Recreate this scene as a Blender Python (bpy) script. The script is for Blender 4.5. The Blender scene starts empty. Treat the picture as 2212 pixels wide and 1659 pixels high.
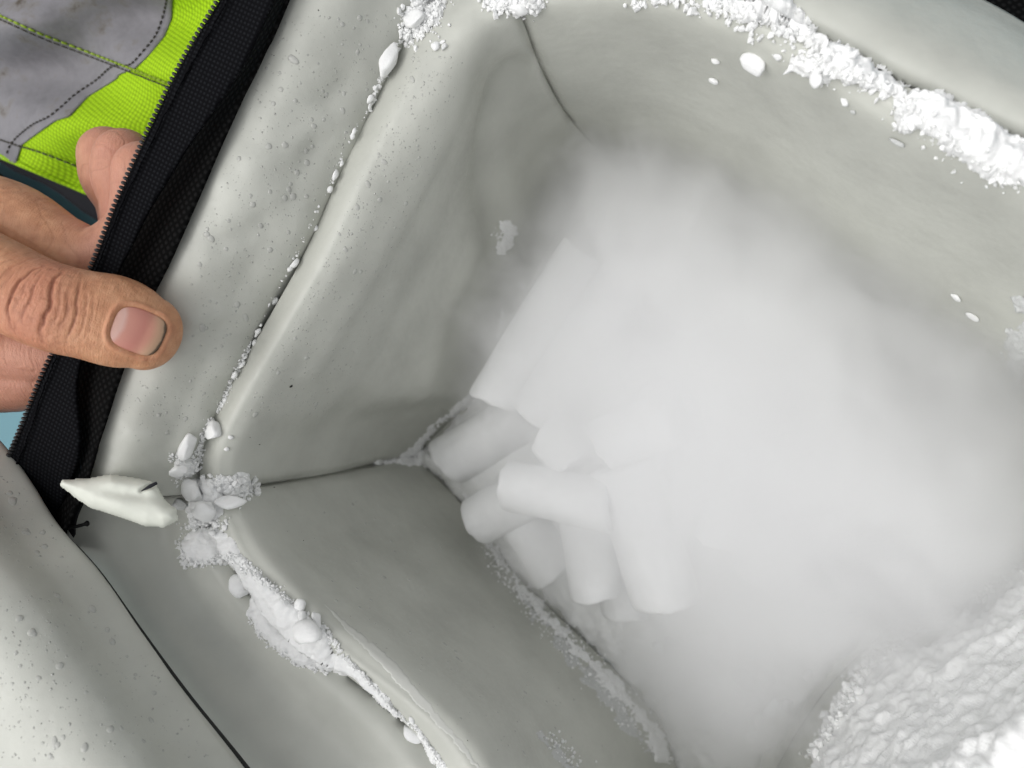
import bpy, bmesh, math, random
import numpy as np
from mathutils import Vector, Matrix, Euler
from mathutils.bvhtree import BVHTree

rad = math.radians
sc = bpy.context.scene
COL = sc.collection

# ------------------------------------------------------------------ camera, sky, sun, exposure
FPX, CX, CY, CAMZ = 1660.0, 1106.0, 829.5, 0.330
ROT = Euler((rad(1.6), rad(18.0), 0.0), 'XYZ')
RM = ROT.to_matrix()
CAM = Vector((0.0, 0.0, CAMZ))
cd = bpy.data.cameras.new('camera')
cam = bpy.data.objects.new('camera', cd)
COL.objects.link(cam)
cam.location = CAM
cam.rotation_euler = ROT
cd.sensor_fit = 'HORIZONTAL'
cd.sensor_width = 36.0
cd.lens = 36.0 * FPX / 2212.0
cd.clip_start = 0.005
cd.clip_end = 50.0
cd.dof.use_dof = True
cd.dof.focus_distance = 0.222
cd.dof.aperture_fstop = 13.5
sc.camera = cam

SUN_EL, SUN_AZ = rad(68), rad(250)       # azimuth clockwise from +Y
world = bpy.data.worlds.new('World')
sc.world = world
world.use_nodes = True
wn, wl = world.node_tree.nodes, world.node_tree.links
wn.clear()
sky = wn.new('ShaderNodeTexSky')
sky.sky_type = 'NISHITA'
sky.sun_disc = False
sky.sun_elevation = SUN_EL
sky.sun_rotation = SUN_AZ
sky.dust_density = 4.0
hs = wn.new('ShaderNodeHueSaturation')   # overcast: the cloud cover takes the blue out
hs.inputs['Saturation'].default_value = 0.10
bgn = wn.new('ShaderNodeBackground')
bgn.inputs['Strength'].default_value = 0.12
wo = wn.new('ShaderNodeOutputWorld')
wl.new(sky.outputs[0], hs.inputs['Color'])
wl.new(hs.outputs[0], bgn.inputs['Color'])
wl.new(bgn.outputs[0], wo.inputs[0])

sl = bpy.data.lights.new('sun', 'SUN')
sl.energy = 0.9
sl.angle = rad(85)
sl.color = (1.0, 0.985, 0.955)
sun = bpy.data.objects.new('sun', sl)
COL.objects.link(sun)
sdir = Vector((math.sin(SUN_AZ) * math.cos(SUN_EL), math.cos(SUN_AZ) * math.cos(SUN_EL), math.sin(SUN_EL)))
sun.rotation_euler = (-sdir).to_track_quat('-Z', 'Y').to_euler()
sun.location = (0, 0, 1)

sc.view_settings.view_transform = 'Standard'
sc.view_settings.look = 'None'
sc.view_settings.exposure = 0.36
sc.view_settings.gamma = 1.0
sc.view_settings.use_curve_mapping = False
sc.render.engine = 'CYCLES'
sc.cycles.use_denoising = True
sc.cycles.max_bounces = 20
sc.cycles.diffuse_bounces = 6
sc.cycles.volume_bounces = 10
sc.cycles.volume_step_rate = 2.5
sc.cycles.use_adaptive_sampling = True
sc.cycles.adaptive_threshold = 0.025
sc.cycles.transparent_max_bounces = 12

# ------------------------------------------------------------------ helpers: pixels -> places
def ray(u, v):
    return RM @ Vector(((u - CX) / FPX, -(v - CY) / FPX, -1.0))

def W(u, v, z):                     # where the ray through (u, v) reaches height z (mm)
    d = ray(u, v)
    return CAM + d * ((z * 0.001 - CAMZ) / d.z)

def WD(u, v, w):                    # point at depth w (mm) on the ray
    return CAM + ray(u, v) * (w * 0.001)

def depth_of(p):
    d = RM.transposed() @ (Vector(p) - CAM)
    return -d.z

# ------------------------------------------------------------------ helpers: noise
def _hash(ix, iy, iz, seed):
    n = (ix.astype(np.int64) * 73856093) ^ (iy.astype(np.int64) * 19349663) ^ (iz.astype(np.int64) * 83492791) ^ (seed * 2654435)
    n = (n ^ (n >> 13)) * 1274126177 & 0x7fffffff
    n = (n ^ (n >> 16)) * 668265263 & 0x7fffffff
    return (n & 0xffff) / 65535.0

def vnoise(p, scale, seed=0):       # value noise, -1..1, p (N,3)
    q = np.asarray(p, float) * scale + 1000.0
    i = np.floor(q).astype(np.int64)
    f = q - i
    f = f * f * f * (f * (f * 6 - 15) + 10)
    out = 0
    for dx in (0, 1):
        wx = f[..., 0] if dx else 1 - f[..., 0]
        for dy in (0, 1):
            wy = f[..., 1] if dy else 1 - f[..., 1]
            for dz in (0, 1):
                wz = f[..., 2] if dz else 1 - f[..., 2]
                out = out + wx * wy * wz * _hash(i[..., 0] + dx, i[..., 1] + dy, i[..., 2] + dz, seed)
    return out * 2 - 1

def fbm(p, scale, seed=0, octs=3):
    a, s, t = 1.0, 0, 0
    for k in range(octs):
        t = t + a * vnoise(p, scale * 2 ** k, seed + k * 7)
        s += a
        a *= 0.5
    return t / s

# ------------------------------------------------------------------ helpers: objects
def face_cam(verts, faces):
    v = [Vector(x) for x in verts]
    f = faces[len(faces) // 2]
    n = (v[f[1]] - v[f[0]]).cross(v[f[2]] - v[f[0]])
    return [tuple(q[::-1]) for q in faces] if n.dot(CAM - v[f[0]]) < 0 else faces

def mesh_obj(name, verts, faces, mat, parent=None, smooth=True, loc=None):
    me = bpy.data.meshes.new(name)
    me.from_pydata([tuple(v) for v in verts], [], faces)
    if smooth:
        me.polygons.foreach_set('use_smooth', [True] * len(me.polygons))
    if mat:
        me.materials.append(mat)
    o = bpy.data.objects.new(name, me)
    COL.objects.link(o)
    if loc is not None:
        o.location = loc
    if parent:
        o.parent = parent
        o.matrix_parent_inverse = parent_inverse(parent)
    return o

def parent_inverse(p):
    m = Matrix.Identity(4)
    q = p
    while q is not None:
        m = Matrix.LocRotScale(q.location, q.rotation_euler, q.scale) @ m if q.parent is None else m
        q = q.parent
    return m.inverted()

def tag(o, label, cat=None, group=None, kind=None):
    o['label'] = label
    if cat:
        o['category'] = cat
    if group:
        o['group'] = group
    if kind:
        o['kind'] = kind
    return o

def empty(name, loc):
    o = bpy.data.objects.new(name, None)
    o.empty_display_size = 0.01
    COL.objects.link(o)
    o.location = loc
    return o

def cr1(P, n):                      # Catmull-Rom along axis 0, ends extrapolated
    P = np.asarray(P, float)
    Q = np.concatenate([[2 * P[0] - P[1]], P, [2 * P[-1] - P[-2]]])
    out = []
    for i in range(len(P) - 1):
        a, b, c, d = Q[i:i + 4]
        for k in range(n):
            t = k / n
            out.append(0.5 * (2 * b + (c - a) * t + (2 * a - 5 * b + 4 * c - d) * t * t + (3 * b - a - 3 * c + d) * t ** 3))
    out.append(P[-1])
    return np.array(out)

def patch(ctrl, nr, nc):            # ctrl[row][col] = (u, v, z) -> grid of world points
    P = np.array([[tuple(W(*c)) for c in r] for r in ctrl])
    P = cr1(P, nr)
    P = cr1(P.transpose(1, 0, 2), nc).transpose(1, 0, 2)
    return P

def grid_normals(G):
    du = np.gradient(G, axis=0)
    dv = np.gradient(G, axis=1)
    n = np.cross(du, dv)
    n /= np.linalg.norm(n, axis=2, keepdims=True) + 1e-12
    s = np.einsum('ijk,ijk->ij', n, np.array(CAM) - G)
    n[s < 0] *= -1
    return n

def seg_dist(P, A, B):
    AB = B - A
    t = np.clip(np.einsum('...k,k->...', P - A, AB) / (AB @ AB + 1e-12), 0, 1)
    return np.linalg.norm(P - (A + t[..., None] * AB), axis=-1), t

def sculpt(G, line, radius, depth, direction=None):  # push the sheet along its normal beside a line given as (u, v, z); mm
    L = [np.array(W(*p)) for p in line]
    N = grid_normals(G) if direction is None else np.broadcast_to(np.array(direction, float), G.shape)
    d = np.full(G.shape[:2], 1e9)
    for a, b in zip(L[:-1], L[1:]):
        d = np.minimum(d, seg_dist(G, a, b)[0])
    return G + N * (0.001 * depth * np.exp(-(d / (0.001 * radius)) ** 2))[..., None]

BAGV, BAGF = [], []
def sheet(name, G, mat, parent, thick=2.0, bvh=True):
    nr, nc = G.shape[:2]
    V = G.reshape(-1, 3)
    F = []
    N = grid_normals(G)
    ci, cj = nr // 2, nc // 2
    a = np.cross(G[ci, cj] - G[ci - 1, cj], G[ci - 1, cj + 1] - G[ci - 1, cj])
    flip = a @ (np.array(CAM) - G[ci, cj]) < 0
    for i in range(nr - 1):
        for j in range(nc - 1):
            q = (i * nc + j, (i + 1) * nc + j, (i + 1) * nc + j + 1, i * nc + j + 1)
            F.append(q[::-1] if flip else q)
    if bvh:
        base = len(BAGV)
        BAGV.extend([tuple(v) for v in V])
        BAGF.extend([tuple(base + k for k in q) for q in F])
    o = mesh_obj(name, V, F, mat, parent)
    m = o.modifiers.new('thickness', 'SOLIDIFY')
    m.thickness = thick * 0.001
    m.offset = -1
    return o

# ------------------------------------------------------------------ materials
def material(name):
    m = bpy.data.materials.new(name)
    m.use_nodes = True
    nt = m.node_tree
    return m, nt, nt.nodes['Principled BSDF']

def node(nt, typ, **kw):
    n = nt.nodes.new(typ)
    for k, v in kw.items():
        if k in n.inputs:
            n.inputs[k].default_value = v
        else:
            setattr(n, k, v)
    return n

def ramp(nt, src, stops):
    r = nt.nodes.new('ShaderNodeValToRGB')
    el = r.color_ramp.elements
    el[0].position, el[0].color = stops[0][0], (*stops[0][1], 1)
    el[1].position, el[1].color = stops[-1][0], (*stops[-1][1], 1)
    for p, c in stops[1:-1]:
        e = el.new(p)
        e.color = (*c, 1)
    nt.links.new(src, r.inputs[0])
    return r.outputs[0]

def coords(nt):
    return nt.nodes.new('ShaderNodeTexCoord').outputs['Object']

def noise(nt, vec, scale, detail=3, rough=0.55):
    n = node(nt, 'ShaderNodeTexNoise', Scale=scale, Detail=detail, Roughness=rough)
    nt.links.new(vec, n.inputs['Vector'])
    return n.outputs['Fac']

def bump(nt, bsdf, h, strength, dist, prev=None):
    b = node(nt, 'ShaderNodeBump', Strength=strength, Distance=dist)
    nt.links.new(h, b.inputs['Height'])
    if prev is not None:
        nt.links.new(prev, b.inputs['Normal'])
    nt.links.new(b.outputs[0], bsdf.inputs['Normal'])
    return b.outputs[0]

def lining_material(name, base, rough=0.42):
    m, nt, b = material(name)
    c = coords(nt)
    dark = tuple(x * 0.90 for x in base)
    lite = tuple(min(1, x * 1.08) for x in base)
    n1 = noise(nt, c, 45, 4)
    nt.links.new(ramp(nt, n1, [(0.3, dark), (0.52, base), (0.75, lite)]), b.inputs['Base Color'])
    n2 = noise(nt, c, 700, 3, 0.6)
    nt.links.new(ramp(nt, n2, [(0.3, (rough - .1,) * 3), (0.7, (rough + .14,) * 3)]), b.inputs['Roughness'])
    n3 = noise(nt, c, 2600, 2, 0.5)
    p = bump(nt, b, n3, 0.10, 0.0003)
    n4 = noise(nt, c, 160, 2, 0.5)
    bump(nt, b, n4, 0.22, 0.0012, p)
    b.inputs['Specular IOR Level'].default_value = 0.38
    return m

LINING = lining_material('grey_vinyl_lining', (0.500, 0.508, 0.463))

def snow_material(name, base, rough=0.75, bscale=1800, bstr=0.35, sss=0.0):
    m, nt, b = material(name)
    c = coords(nt)
    n1 = noise(nt, c, 300, 3)
    nt.links.new(ramp(nt, n1, [(0.3, tuple(x * 0.93 for x in base)), (0.7, base)]), b.inputs['Base Color'])
    b.inputs['Roughness'].default_value = rough
    b.inputs['Specular IOR Level'].default_value = 0.25
    n2 = noise(nt, c, bscale, 3, 0.6)
    bump(nt, b, n2, bstr, 0.0006)
    if sss:
        b.inputs['Subsurface Weight'].default_value = sss
        b.inputs['Subsurface Radius'].default_value = (1, 1, 1)
        b.inputs['Subsurface Scale'].default_value = 0.002
    return m

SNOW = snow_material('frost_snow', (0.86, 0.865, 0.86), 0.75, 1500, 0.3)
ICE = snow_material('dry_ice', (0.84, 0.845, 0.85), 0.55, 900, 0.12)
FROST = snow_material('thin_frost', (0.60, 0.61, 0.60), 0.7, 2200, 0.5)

def simple(name, col, rough=0.6, spec=0.3):
    m, nt, b = material(name)
    b.inputs['Base Color'].default_value = (*col, 1)
    b.inputs['Roughness'].default_value = rough
    b.inputs['Specular IOR Level'].default_value = spec
    return m

def woven_material(name, col, col2, freq, ang, strength=0.6):
    m, nt, b = material(name)
    c = coords(nt)
    mp = node(nt, 'ShaderNodeMapping')
    mp.inputs['Rotation'].default_value = (0, 0, ang)
    nt.links.new(c, mp.inputs['Vector'])
    w1 = node(nt, 'ShaderNodeTexWave', Scale=freq, Distortion=0.4, Detail=1.0)
    w1.bands_direction = 'X'
    w2 = node(nt, 'ShaderNodeTexWave', Scale=freq * 1.0, Distortion=0.4, Detail=1.0)
    w2.bands_direction = 'Y'
    nt.links.new(mp.outputs[0], w1.inputs['Vector'])
    nt.links.new(mp.outputs[0], w2.inputs['Vector'])
    mul = node(nt, 'ShaderNodeMath', operation='MULTIPLY')
    nt.links.new(w1.outputs['Fac'], mul.inputs[0])
    nt.links.new(w2.outputs['Fac'], mul.inputs[1])
    nt.links.new(ramp(nt, mul.outputs[0], [(0.1, col2), (0.7, col)]), b.inputs['Base Color'])
    b.inputs['Roughness'].default_value = 0.85
    b.inputs['Specular IOR Level'].default_value = 0.06
    bump(nt, b, mul.outputs[0], strength, 0.0003)
    return m

TAPE = woven_material('black_twill_tape', (0.011, 0.012, 0.014), (0.003, 0.003, 0.004), 260, 0.5)
WEB = woven_material('black_webbing', (0.010, 0.010, 0.010), (0.002, 0.002, 0.002), 170, 1.05, 0.9)
TEETH = simple('black_nylon_teeth', (0.010, 0.010, 0.011), 0.3, 0.5)
SHELL = simple('black_shell_cloth', (0.012, 0.012, 0.013), 0.85, 0.2)
BLACK = simple('black_thread', (0.008, 0.008, 0.008), 0.8)

# ------------------------------------------------------------------ the bag
bag = tag(empty('insulated_bag', W(1450, 900, 0)), 'open insulated bag with grey vinyl lining and a black zipper edge', 'bag')

SEAM_AB = [(432, 1068, 135), (475, 1062, 134), (545, 1050, 122), (700, 1026, 75), (820, 1002, 32), (892, 985, 6)]
SEAM_AC = [(1040, -60, 136), (1090, -20, 137), (1132, 45, 130), (1175, 160, 100), (1235, 262, 55), (1335, 370, 6)]
SEAM_BD = [(1477, 2600, 134), (1478, 2550, 135), (1485, 2420, 124), (1510, 2200, 75), (1530, 2020, 32), (1545, 1900, 6)]
SEAM_CD = [(2600, 480, 136), (2560, 520, 136), (2490, 600, 126), (2390, 750, 88), (2300, 880, 46), (2240, 1010, 6)]

def inward(p):                      # horizontal direction from a corner to the middle of the bag
    d = W(1500, 900, 75) - W(*p)
    d.z = 0
    return tuple(d.normalized())
DIR_AB, DIR_AC = inward(SEAM_AB[3]), inward(SEAM_AC[3])
wallA = [SEAM_AB,
         [(440, 955, 135), (492, 952, 137), (575, 945, 124), (740, 915, 75), (880, 900, 32), (962, 918, 6)],
         [(535, 765, 135), (585, 775, 138), (675, 795, 123), (840, 830, 72), (970, 835, 32), (1035, 835, 6)],
         [(650, 560, 135), (700, 578, 138), (785, 612, 124), (925, 668, 72), (1040, 700, 32), (1098, 705, 6)],
         [(735, 380, 135), (790, 398, 138), (880, 440, 124), (990, 510, 78), (1100, 560, 32), (1165, 570, 6)],
         [(820, 200, 135), (880, 222, 139), (965, 272, 128), (1050, 350, 85), (1150, 430, 35), (1235, 460, 6)],
         [(900, 45, 135), (960, 68, 139), (1035, 112, 132), (1095, 210, 98), (1180, 320, 50), (1300, 400, 6)],
         SEAM_AC]
G = patch(wallA, 22, 22).transpose(1, 0, 2)
G = sculpt(G, [(1100, 150, 108), (1062, 260, 98), (1060, 380, 80), (1085, 500, 50)], 9, -4.6)
G = sculpt(G, [(1010, 80, 134), (960, 220, 128), (880, 430, 124), (770, 640, 124), (690, 800, 122)], 6, 1.6)
G = sculpt(G, [(900, 560, 90), (820, 700, 90), (740, 860, 85)], 8, -1.5)
G = sculpt(G, [(1000, 560, 60), (950, 700, 60), (900, 830, 45)], 9, 2.0)
G = sculpt(G, [(760, 480, 128), (860, 420, 124)], 5, 0.9)
G = sculpt(G, [(600, 860, 122), (690, 900, 100)], 7, 1.3)
G = sculpt(G, SEAM_AB, 1.8, -2.4, DIR_AB)
G = sculpt(G, SEAM_AC[:5], 1.4, -1.5, DIR_AC)
G += grid_normals(G) * (0.0008 * fbm(G, 28, 3, 2))[..., None]
GA = G
sheet('side_wall', GA, LINING, bag)

wallB = [SEAM_AB,
         [(500, 1215, 135), (540, 1200, 136), (612, 1180, 125), (760, 1150, 75), (900, 1112, 32), (985, 1072, 6)],
         [(590, 1330, 135), (640, 1310, 136), (712, 1285, 125), (850, 1240, 75), (980, 1195, 32), (1050, 1165, 6)],
         [(720, 1440, 135), (765, 1415, 136), (832, 1380, 125), (955, 1340, 75), (1080, 1305, 32), (1150, 1275, 6)],
         [(860, 1550, 134), (905, 1525, 135), (965, 1490, 124), (1075, 1450, 75), (1195, 1420, 32), (1275, 1395, 6)],
         [(975, 1680, 134), (1020, 1650, 135), (1075, 1610, 124), (1195, 1580, 75), (1320, 1560, 32), (1410, 1545, 6)],
         [(1200, 2050, 134), (1230, 2010, 135), (1270, 1950, 124), (1350, 1840, 75), (1420, 1750, 32), (1478, 1700, 6)],
         SEAM_BD]
G = patch(wallB, 18, 22).transpose(1, 0, 2)
G = sculpt(G, SEAM_AB, 1.8, -2.4, DIR_AB)
G = sculpt(G, [(640, 1240, 122), (800, 1390, 122), (960, 1540, 122)], 5, 1.2)
G = sculpt(G, [(760, 1100, 80), (880, 1260, 70)], 10, 1.6)
G += grid_normals(G) * (0.0008 * fbm(G, 26, 11, 2))[..., None]
G[:, 0] = GA[:, 0]
GB = G
sheet('side_wall', GB, LINING, bag)

wallC = [SEAM_AC,
         [(1330, -60, 136), (1350, -20, 137), (1372, 50, 128), (1395, 180, 92), (1425, 300, 48), (1470, 430, 6)],
         [(1640, 25, 136), (1630, 65, 136), (1618, 130, 127), (1612, 275, 88), (1622, 410, 46), (1645, 540, 6)],
         [(1960, 190, 136), (1930, 240, 136), (1898, 300, 127), (1845, 430, 88), (1828, 560, 46), (1830, 690, 6)],
         [(2230, 320, 136), (2190, 370, 136), (2145, 425, 127), (2080, 560, 88), (2040, 700, 46), (2030, 830, 6)],
         SEAM_CD]
G = patch(wallC, 16, 22).transpose(1, 0, 2)
G = sculpt(G, SEAM_AC[:5], 1.4, -1.5, DIR_AC)
G += grid_normals(G) * (0.0011 * fbm(G, 18, 21, 2))[..., None]
G[:, 0] = GA[:, -1]
GC = G
sheet('side_wall', GC, LINING, bag)

wallD = [SEAM_BD,
         [(1843, 2000, 134), (1843, 1960, 135), (1835, 1880, 124), (1810, 1730, 75), (1785, 1610, 32), (1765, 1520, 6)],
         [(2190, 1640, 134), (2185, 1612, 135), (2160, 1580, 124), (2080, 1470, 75), (2010, 1380, 32), (1965, 1310, 6)],
         [(2460, 1370, 134), (2440, 1340, 135), (2410, 1320, 124), (2290, 1260, 75), (2190, 1200, 32), (2115, 1150, 6)],
         SEAM_CD]
G = patch(wallD, 16, 18).transpose(1, 0, 2)
G += grid_normals(G) * (0.0010 * fbm(G, 24, 31, 2))[..., None]
sheet('side_wall', G, LINING, bag)

# bottom panel
fl = [[(820, 980, 4), (1290, 240, 4)], [(1060, 1240, 4), (1640, 380, 4)], [(1330, 1480, 4), (2000, 640, 4)], [(1540, 1960, 4), (2360, 900, 4)]]
sheet('bottom_panel', patch(fl, 10, 20), LINING, bag)

# flaps outside the rim
CRACK = [(425, 1068), (440, 985), (490, 860), (545, 740), (608, 632), (680, 500), (770, 315), (838, 175), (905, 42), (990, -100)]
TAPE_R = [(165, 1085), (200, 990), (258, 830), (290, 720), (345, 600), (420, 450), (518, 226), (575, 113), (640, -40), (700, -190)]
rows = [[], [], [], [], []]
for (cu, cv), (tu, tv) in zip(CRACK, TAPE_R):
    for k, (t, z) in enumerate(((-0.3, 104), (0.015, 135.0), (0.36, 147), (0.70, 155.5), (1.04, 158.5))):
        rows[k].append((cu + (tu - cu) * t, cv + (tv - cv) * t, z))
G = patch(rows, 14, 14)
G = sculpt(G, [(620, 215, 148), (700, 160, 142)], 7, -1.8)
G = sculpt(G, [(500, 400, 154), (600, 420, 146), (640, 470, 138)], 5, 1.4)
G = sculpt(G, [(560, 300, 152), (700, 330, 140)], 5, -1.2)
G = sculpt(G, [(420, 640, 153), (560, 620, 140)], 6, -1.3)
G = sculpt(G, [(400, 760, 152), (500, 770, 140)], 6, 1.3)
G = sculpt(G, [(330, 880, 152), (430, 870, 138)], 6, -1.4)
G = sculpt(G, [(640, 80, 150), (760, 60, 144)], 7, 1.3)
G = sculpt(G, [(700, 260, 146), (620, 330, 150), (540, 350, 155)], 3.5, 0.9)
G = sculpt(G, [(560, 480, 148), (480, 520, 154)], 3.5, -1.0)
G = sculpt(G, [(480, 680, 148), (420, 700, 153)], 3, 0.8)
G = sculpt(G, [(380, 940, 150), (300, 930, 154)], 4, 1.0)
G = sculpt(G, [(760, 180, 142), (690, 210, 147)], 4, -1.0)
G += grid_normals(G) * (0.0009 * fbm(G, 48, 5, 3))[..., None]
sheet('rim_flap', G, LINING, bag, 1.2)

BR = [(425, 1068), (480, 1190), (575, 1315), (705, 1425), (845, 1540), (960, 1670), (1220, 2010)]
BO = [(165, 1085), (150, 1260), (220, 1430), (330, 1570), (470, 1720), (620, 1880), (850, 2200)]
rows = [[], [], [], [], []]
for (cu, cv), (tu, tv) in zip(BR, BO):
    for k, (t, z) in enumerate(((-0.3, 104), (0.03, 133), (0.34, 136), (0.70, 147), (1.04, 154))):
        rows[k].append((cu + (tu - cu) * t, cv + (tv - cv) * t, z))
G = patch(rows, 14, 14)
G = sculpt(G, [(330, 1180, 145), (430, 1330, 140), (580, 1500, 140)], 6, -1.6)
G = sculpt(G, [(230, 1180, 148), (330, 1340, 145), (470, 1520, 145)], 5, 1.3)
G += grid_normals(G) * (0.0006 * fbm(G, 35, 6, 2))[..., None]
sheet('rim_flap', G, LINING, bag, 1.2)

CRM = [(1040, -60), (1330, -62), (1640, 25), (1960, 190), (2230, 320), (2600, 480)]
CO = [(1000, -300), (1500, -230), (1850, -120), (2120, -4), (2330, 120), (2700, 330)]
rows = [[], [], [], [], []]
for (cu, cv), (tu, tv) in zip(CRM, CO):
    for k, (t, z) in enumerate(((-0.15, 117), (0.05, 133), (0.4, 134), (0.8, 122), (1.0, 106))):
        rows[k].append((cu + (tu - cu) * t, cv + (tv - cv) * t, z))
sheet('rim_flap', patch(rows, 12, 14), LINING, bag, 1.5)
rows = [[], [], []]
for (cu, cv), (tu, tv) in zip(CRM, CO):
    for k, (t, z) in enumerate(((0.96, 105), (1.3, 98), (1.9, 90))):
        rows[k].append((cu + (tu - cu) * t, cv + (tv - cv) * t, z))
_e = sheet('edge_binding', patch(rows, 6, 8), WEB, bag, 1.0)

DR = [(1477, 2610), (1843, 2010), (2195, 1645), (2470, 1380), (2640, 480)]
DO = [(1500, 2950), (2100, 2300), (2560, 1900), (2900, 1560), (3000, 480)]
rows = [[], [], [], []]
for (cu, cv), (tu, tv) in zip(DR, DO):
    for k, (t, z) in enumerate(((-0.1, 120), (0.03, 132), (0.4, 138), (1.0, 134))):
        rows[k].append((cu + (tu - cu) * t, cv + (tv - cv) * t, z))
sheet('rim_flap', patch(rows, 8, 10), LINING, bag, 1.5)

# lid panel curled over the near corner
LE = [(-120, 800), (-40, 915), (18, 985), (60, 1046), (95, 1100), (132, 1150), (210, 1238), (300, 1368), (400, 1508), (520, 1662), (660, 1850)]
rows = [[], [], [], [], [], []]
for (u, v) in LE:
    for k, (du, dv, z) in enumerate(((1, -1, 160.5), (0, 0, 163), (-75, 30, 172), (-150, 64, 184), (-280, 130, 192), (-480, 240, 194))):
        rows[k].append((u + du, v + dv, z))
G = patch(rows, 12, 10)
G += grid_normals(G) * (0.0006 * fbm(G, 45, 8, 2))[..., None]
sheet('lid_flap', G, LINING, bag, 1.6)
rows = [[], [], []]
for k_, (u, v) in enumerate(LE):
    w_ = 3 + 12 * (k_ / 9.0) ** 2.5
    for k, (du, dv, z) in enumerate(((-6, 4, 161), (w_ * 0.5, -w_ * 0.3, 159), (w_, -w_ * 0.7, 152))):
        rows[k].append((u + du, v + dv, z))
sheet('lid_binding', patch(rows, 4, 8), SHELL, bag, 0.5)

# black outer shell hanging from the flaps to the floor
def shell(line, ztop):
    top = np.array([tuple(W(u, v, ztop - 3)) for u, v in line])
    bot = top.copy(); bot[:, 2] = -0.0115
    mid = (top + bot) / 2
    P = cr1(np.array([top, mid, bot]), 6)
    P = cr1(P.transpose(1, 0, 2), 8).transpose(1, 0, 2)
    sheet('outer_shell', P, SHELL, bag, 1.0, bvh=False)
sheet('zipper_end_tab', patch([[(60, 1030, 150), (178, 1082, 154.0)], [(85, 1120, 151), (160, 1128, 155.5)], [(115, 1210, 149), (160, 1190, 150)]], 6, 6), SHELL, bag, 0.8)
shell(TAPE_R, 156)
shell(BO, 150)
shell(CO, 104)
shell(DO, 132)

# zipper: webbing, tape and teeth
TR = [(700, -190), (640, -40), (575, 113), (518, 226), (432, 420), (366, 567), (305, 690), (258, 820), (214, 960), (185, 1050), (140, 1150)]
TF = [(672, -190), (612, -40), (536, 128), (468, 235), (347, 415), (275, 555), (212, 690), (170, 820), (176, 960), (150, 1060), (105, 1160)]
TL = [(565, -190), (497, -40), (407, 113), (349, 226), (260, 420), (203, 567), (150, 690), (90, 818), (36, 952), (5, 1020), (-45, 1130)]
zt = [168, 168, 168, 168, 168, 167, 165, 165, 164, 161, 155]
rows = [[], [], [], []]
for r, f in zip(TR, TF):
    for k, (t, z) in enumerate(((-0.03, 160.2), (0.15, 161), (0.7, 159), (1.35, 156))):
        rows[k].append((r[0] + (f[0] - r[0]) * t, r[1] + (f[1] - r[1]) * t, z))
G = patch(rows, 6, 12)
G += grid_normals(G) * (0.0005 * fbm(G, 60, 9, 2))[..., None]
zw = sheet('webbing', G, WEB, bag, 0.6)
rows = [[], [], [], []]
for f, l, z in zip(TF, TL, zt):
    for k, (t, dz) in enumerate(((0.0, -3.2), (0.10, -1.5), (0.55, -1.0), (1.0, 0))):
        rows[k].append((f[0] + (l[0] - f[0]) * t, f[1] + (l[1] - f[1]) * t, z + dz))
G = patch(rows, 6, 12)
G += grid_normals(G) * (0.0005 * fbm(G, 70, 10, 2))[..., None]
ztape = sheet('zipper_tape', G, TAPE, bag, 0.5)

def ico(sub):
    bm = bmesh.new()
    bmesh.ops.create_icosphere(bm, subdivisions=sub, radius=1.0)
    V = np.array([v.co for v in bm.verts])
    F = [tuple(v.index for v in f.verts) for f in bm.faces]
    bm.free()
    return V, F
ICO1, ICO2, ICO3, ICO4 = ico(1), ico(2), ico(3), ico(4)

edge = cr1(np.array([tuple(W(u, v, z)) for (u, v), z in zip(TL, zt)]), 60)
cum = np.concatenate([[0], np.cumsum(np.linalg.norm(np.diff(edge, axis=0), axis=1))])
pitch = 0.00132
V, F = ICO2
tv = V * np.array([0.00092, 0.00056, 0.00078])
tv = tv.copy()
tv[:, 0] += 0.0002
neck = V * np.array([0.0009, 0.00028, 0.00035]) + np.array([0.0010, 0, -0.0001])
tooth_me = bpy.data.meshes.new('zipper_tooth')
tooth_me.from_pydata([tuple(x) for x in np.concatenate([tv, neck])], [], F + [tuple(i + len(V) for i in f) for f in F])
tooth_me.polygons.foreach_set('use_smooth', [True] * len(tooth_me.polygons))
tooth_me.materials.append(TEETH)
n_teeth = 0
rnd = random.Random(4)
for s in np.arange(0.012, cum[-1] - 0.012, pitch):
    p = np.array([np.interp(s, cum, edge[:, k]) for k in range(3)])
    q = np.array([np.interp(s + 0.0005, cum, edge[:, k]) for k in range(3)])
    T = Vector(q - p).normalized()
    N = (CAM - Vector(p)).normalized()
    N = (N - T * N.dot(T)).normalized()
    X = T.cross(N)
    inward = W(TF[3][0], TF[3][1], 164) - W(TL[3][0], TL[3][1], 168)
    if X.dot(inward) < 0:
        X = -X
    N = X.cross(T)
    M = Matrix((X, T, N)).transposed().to_4x4()
    M.translation = Vector(p) - X * 0.0004 + N * 0.0001
    o = bpy.data.objects.new('zipper_tooth', tooth_me)
    COL.objects.link(o)
    o.parent = ztape
    o.matrix_parent_inverse = parent_inverse(bag)
    M = M @ Matrix.Rotation(rnd.uniform(-.12, .12), 4, 'Z')
    o.matrix_basis = Matrix.Identity(4)
    o.location = M.translation
    o.rotation_euler = M.to_euler()
    o.matrix_parent_inverse = Matrix.Identity(4)
    o.matrix_parent_inverse = (Matrix.Translation(bag.location) @ ztape.matrix_parent_inverse @ ztape.matrix_basis).inverted()
    n_teeth += 1

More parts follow.
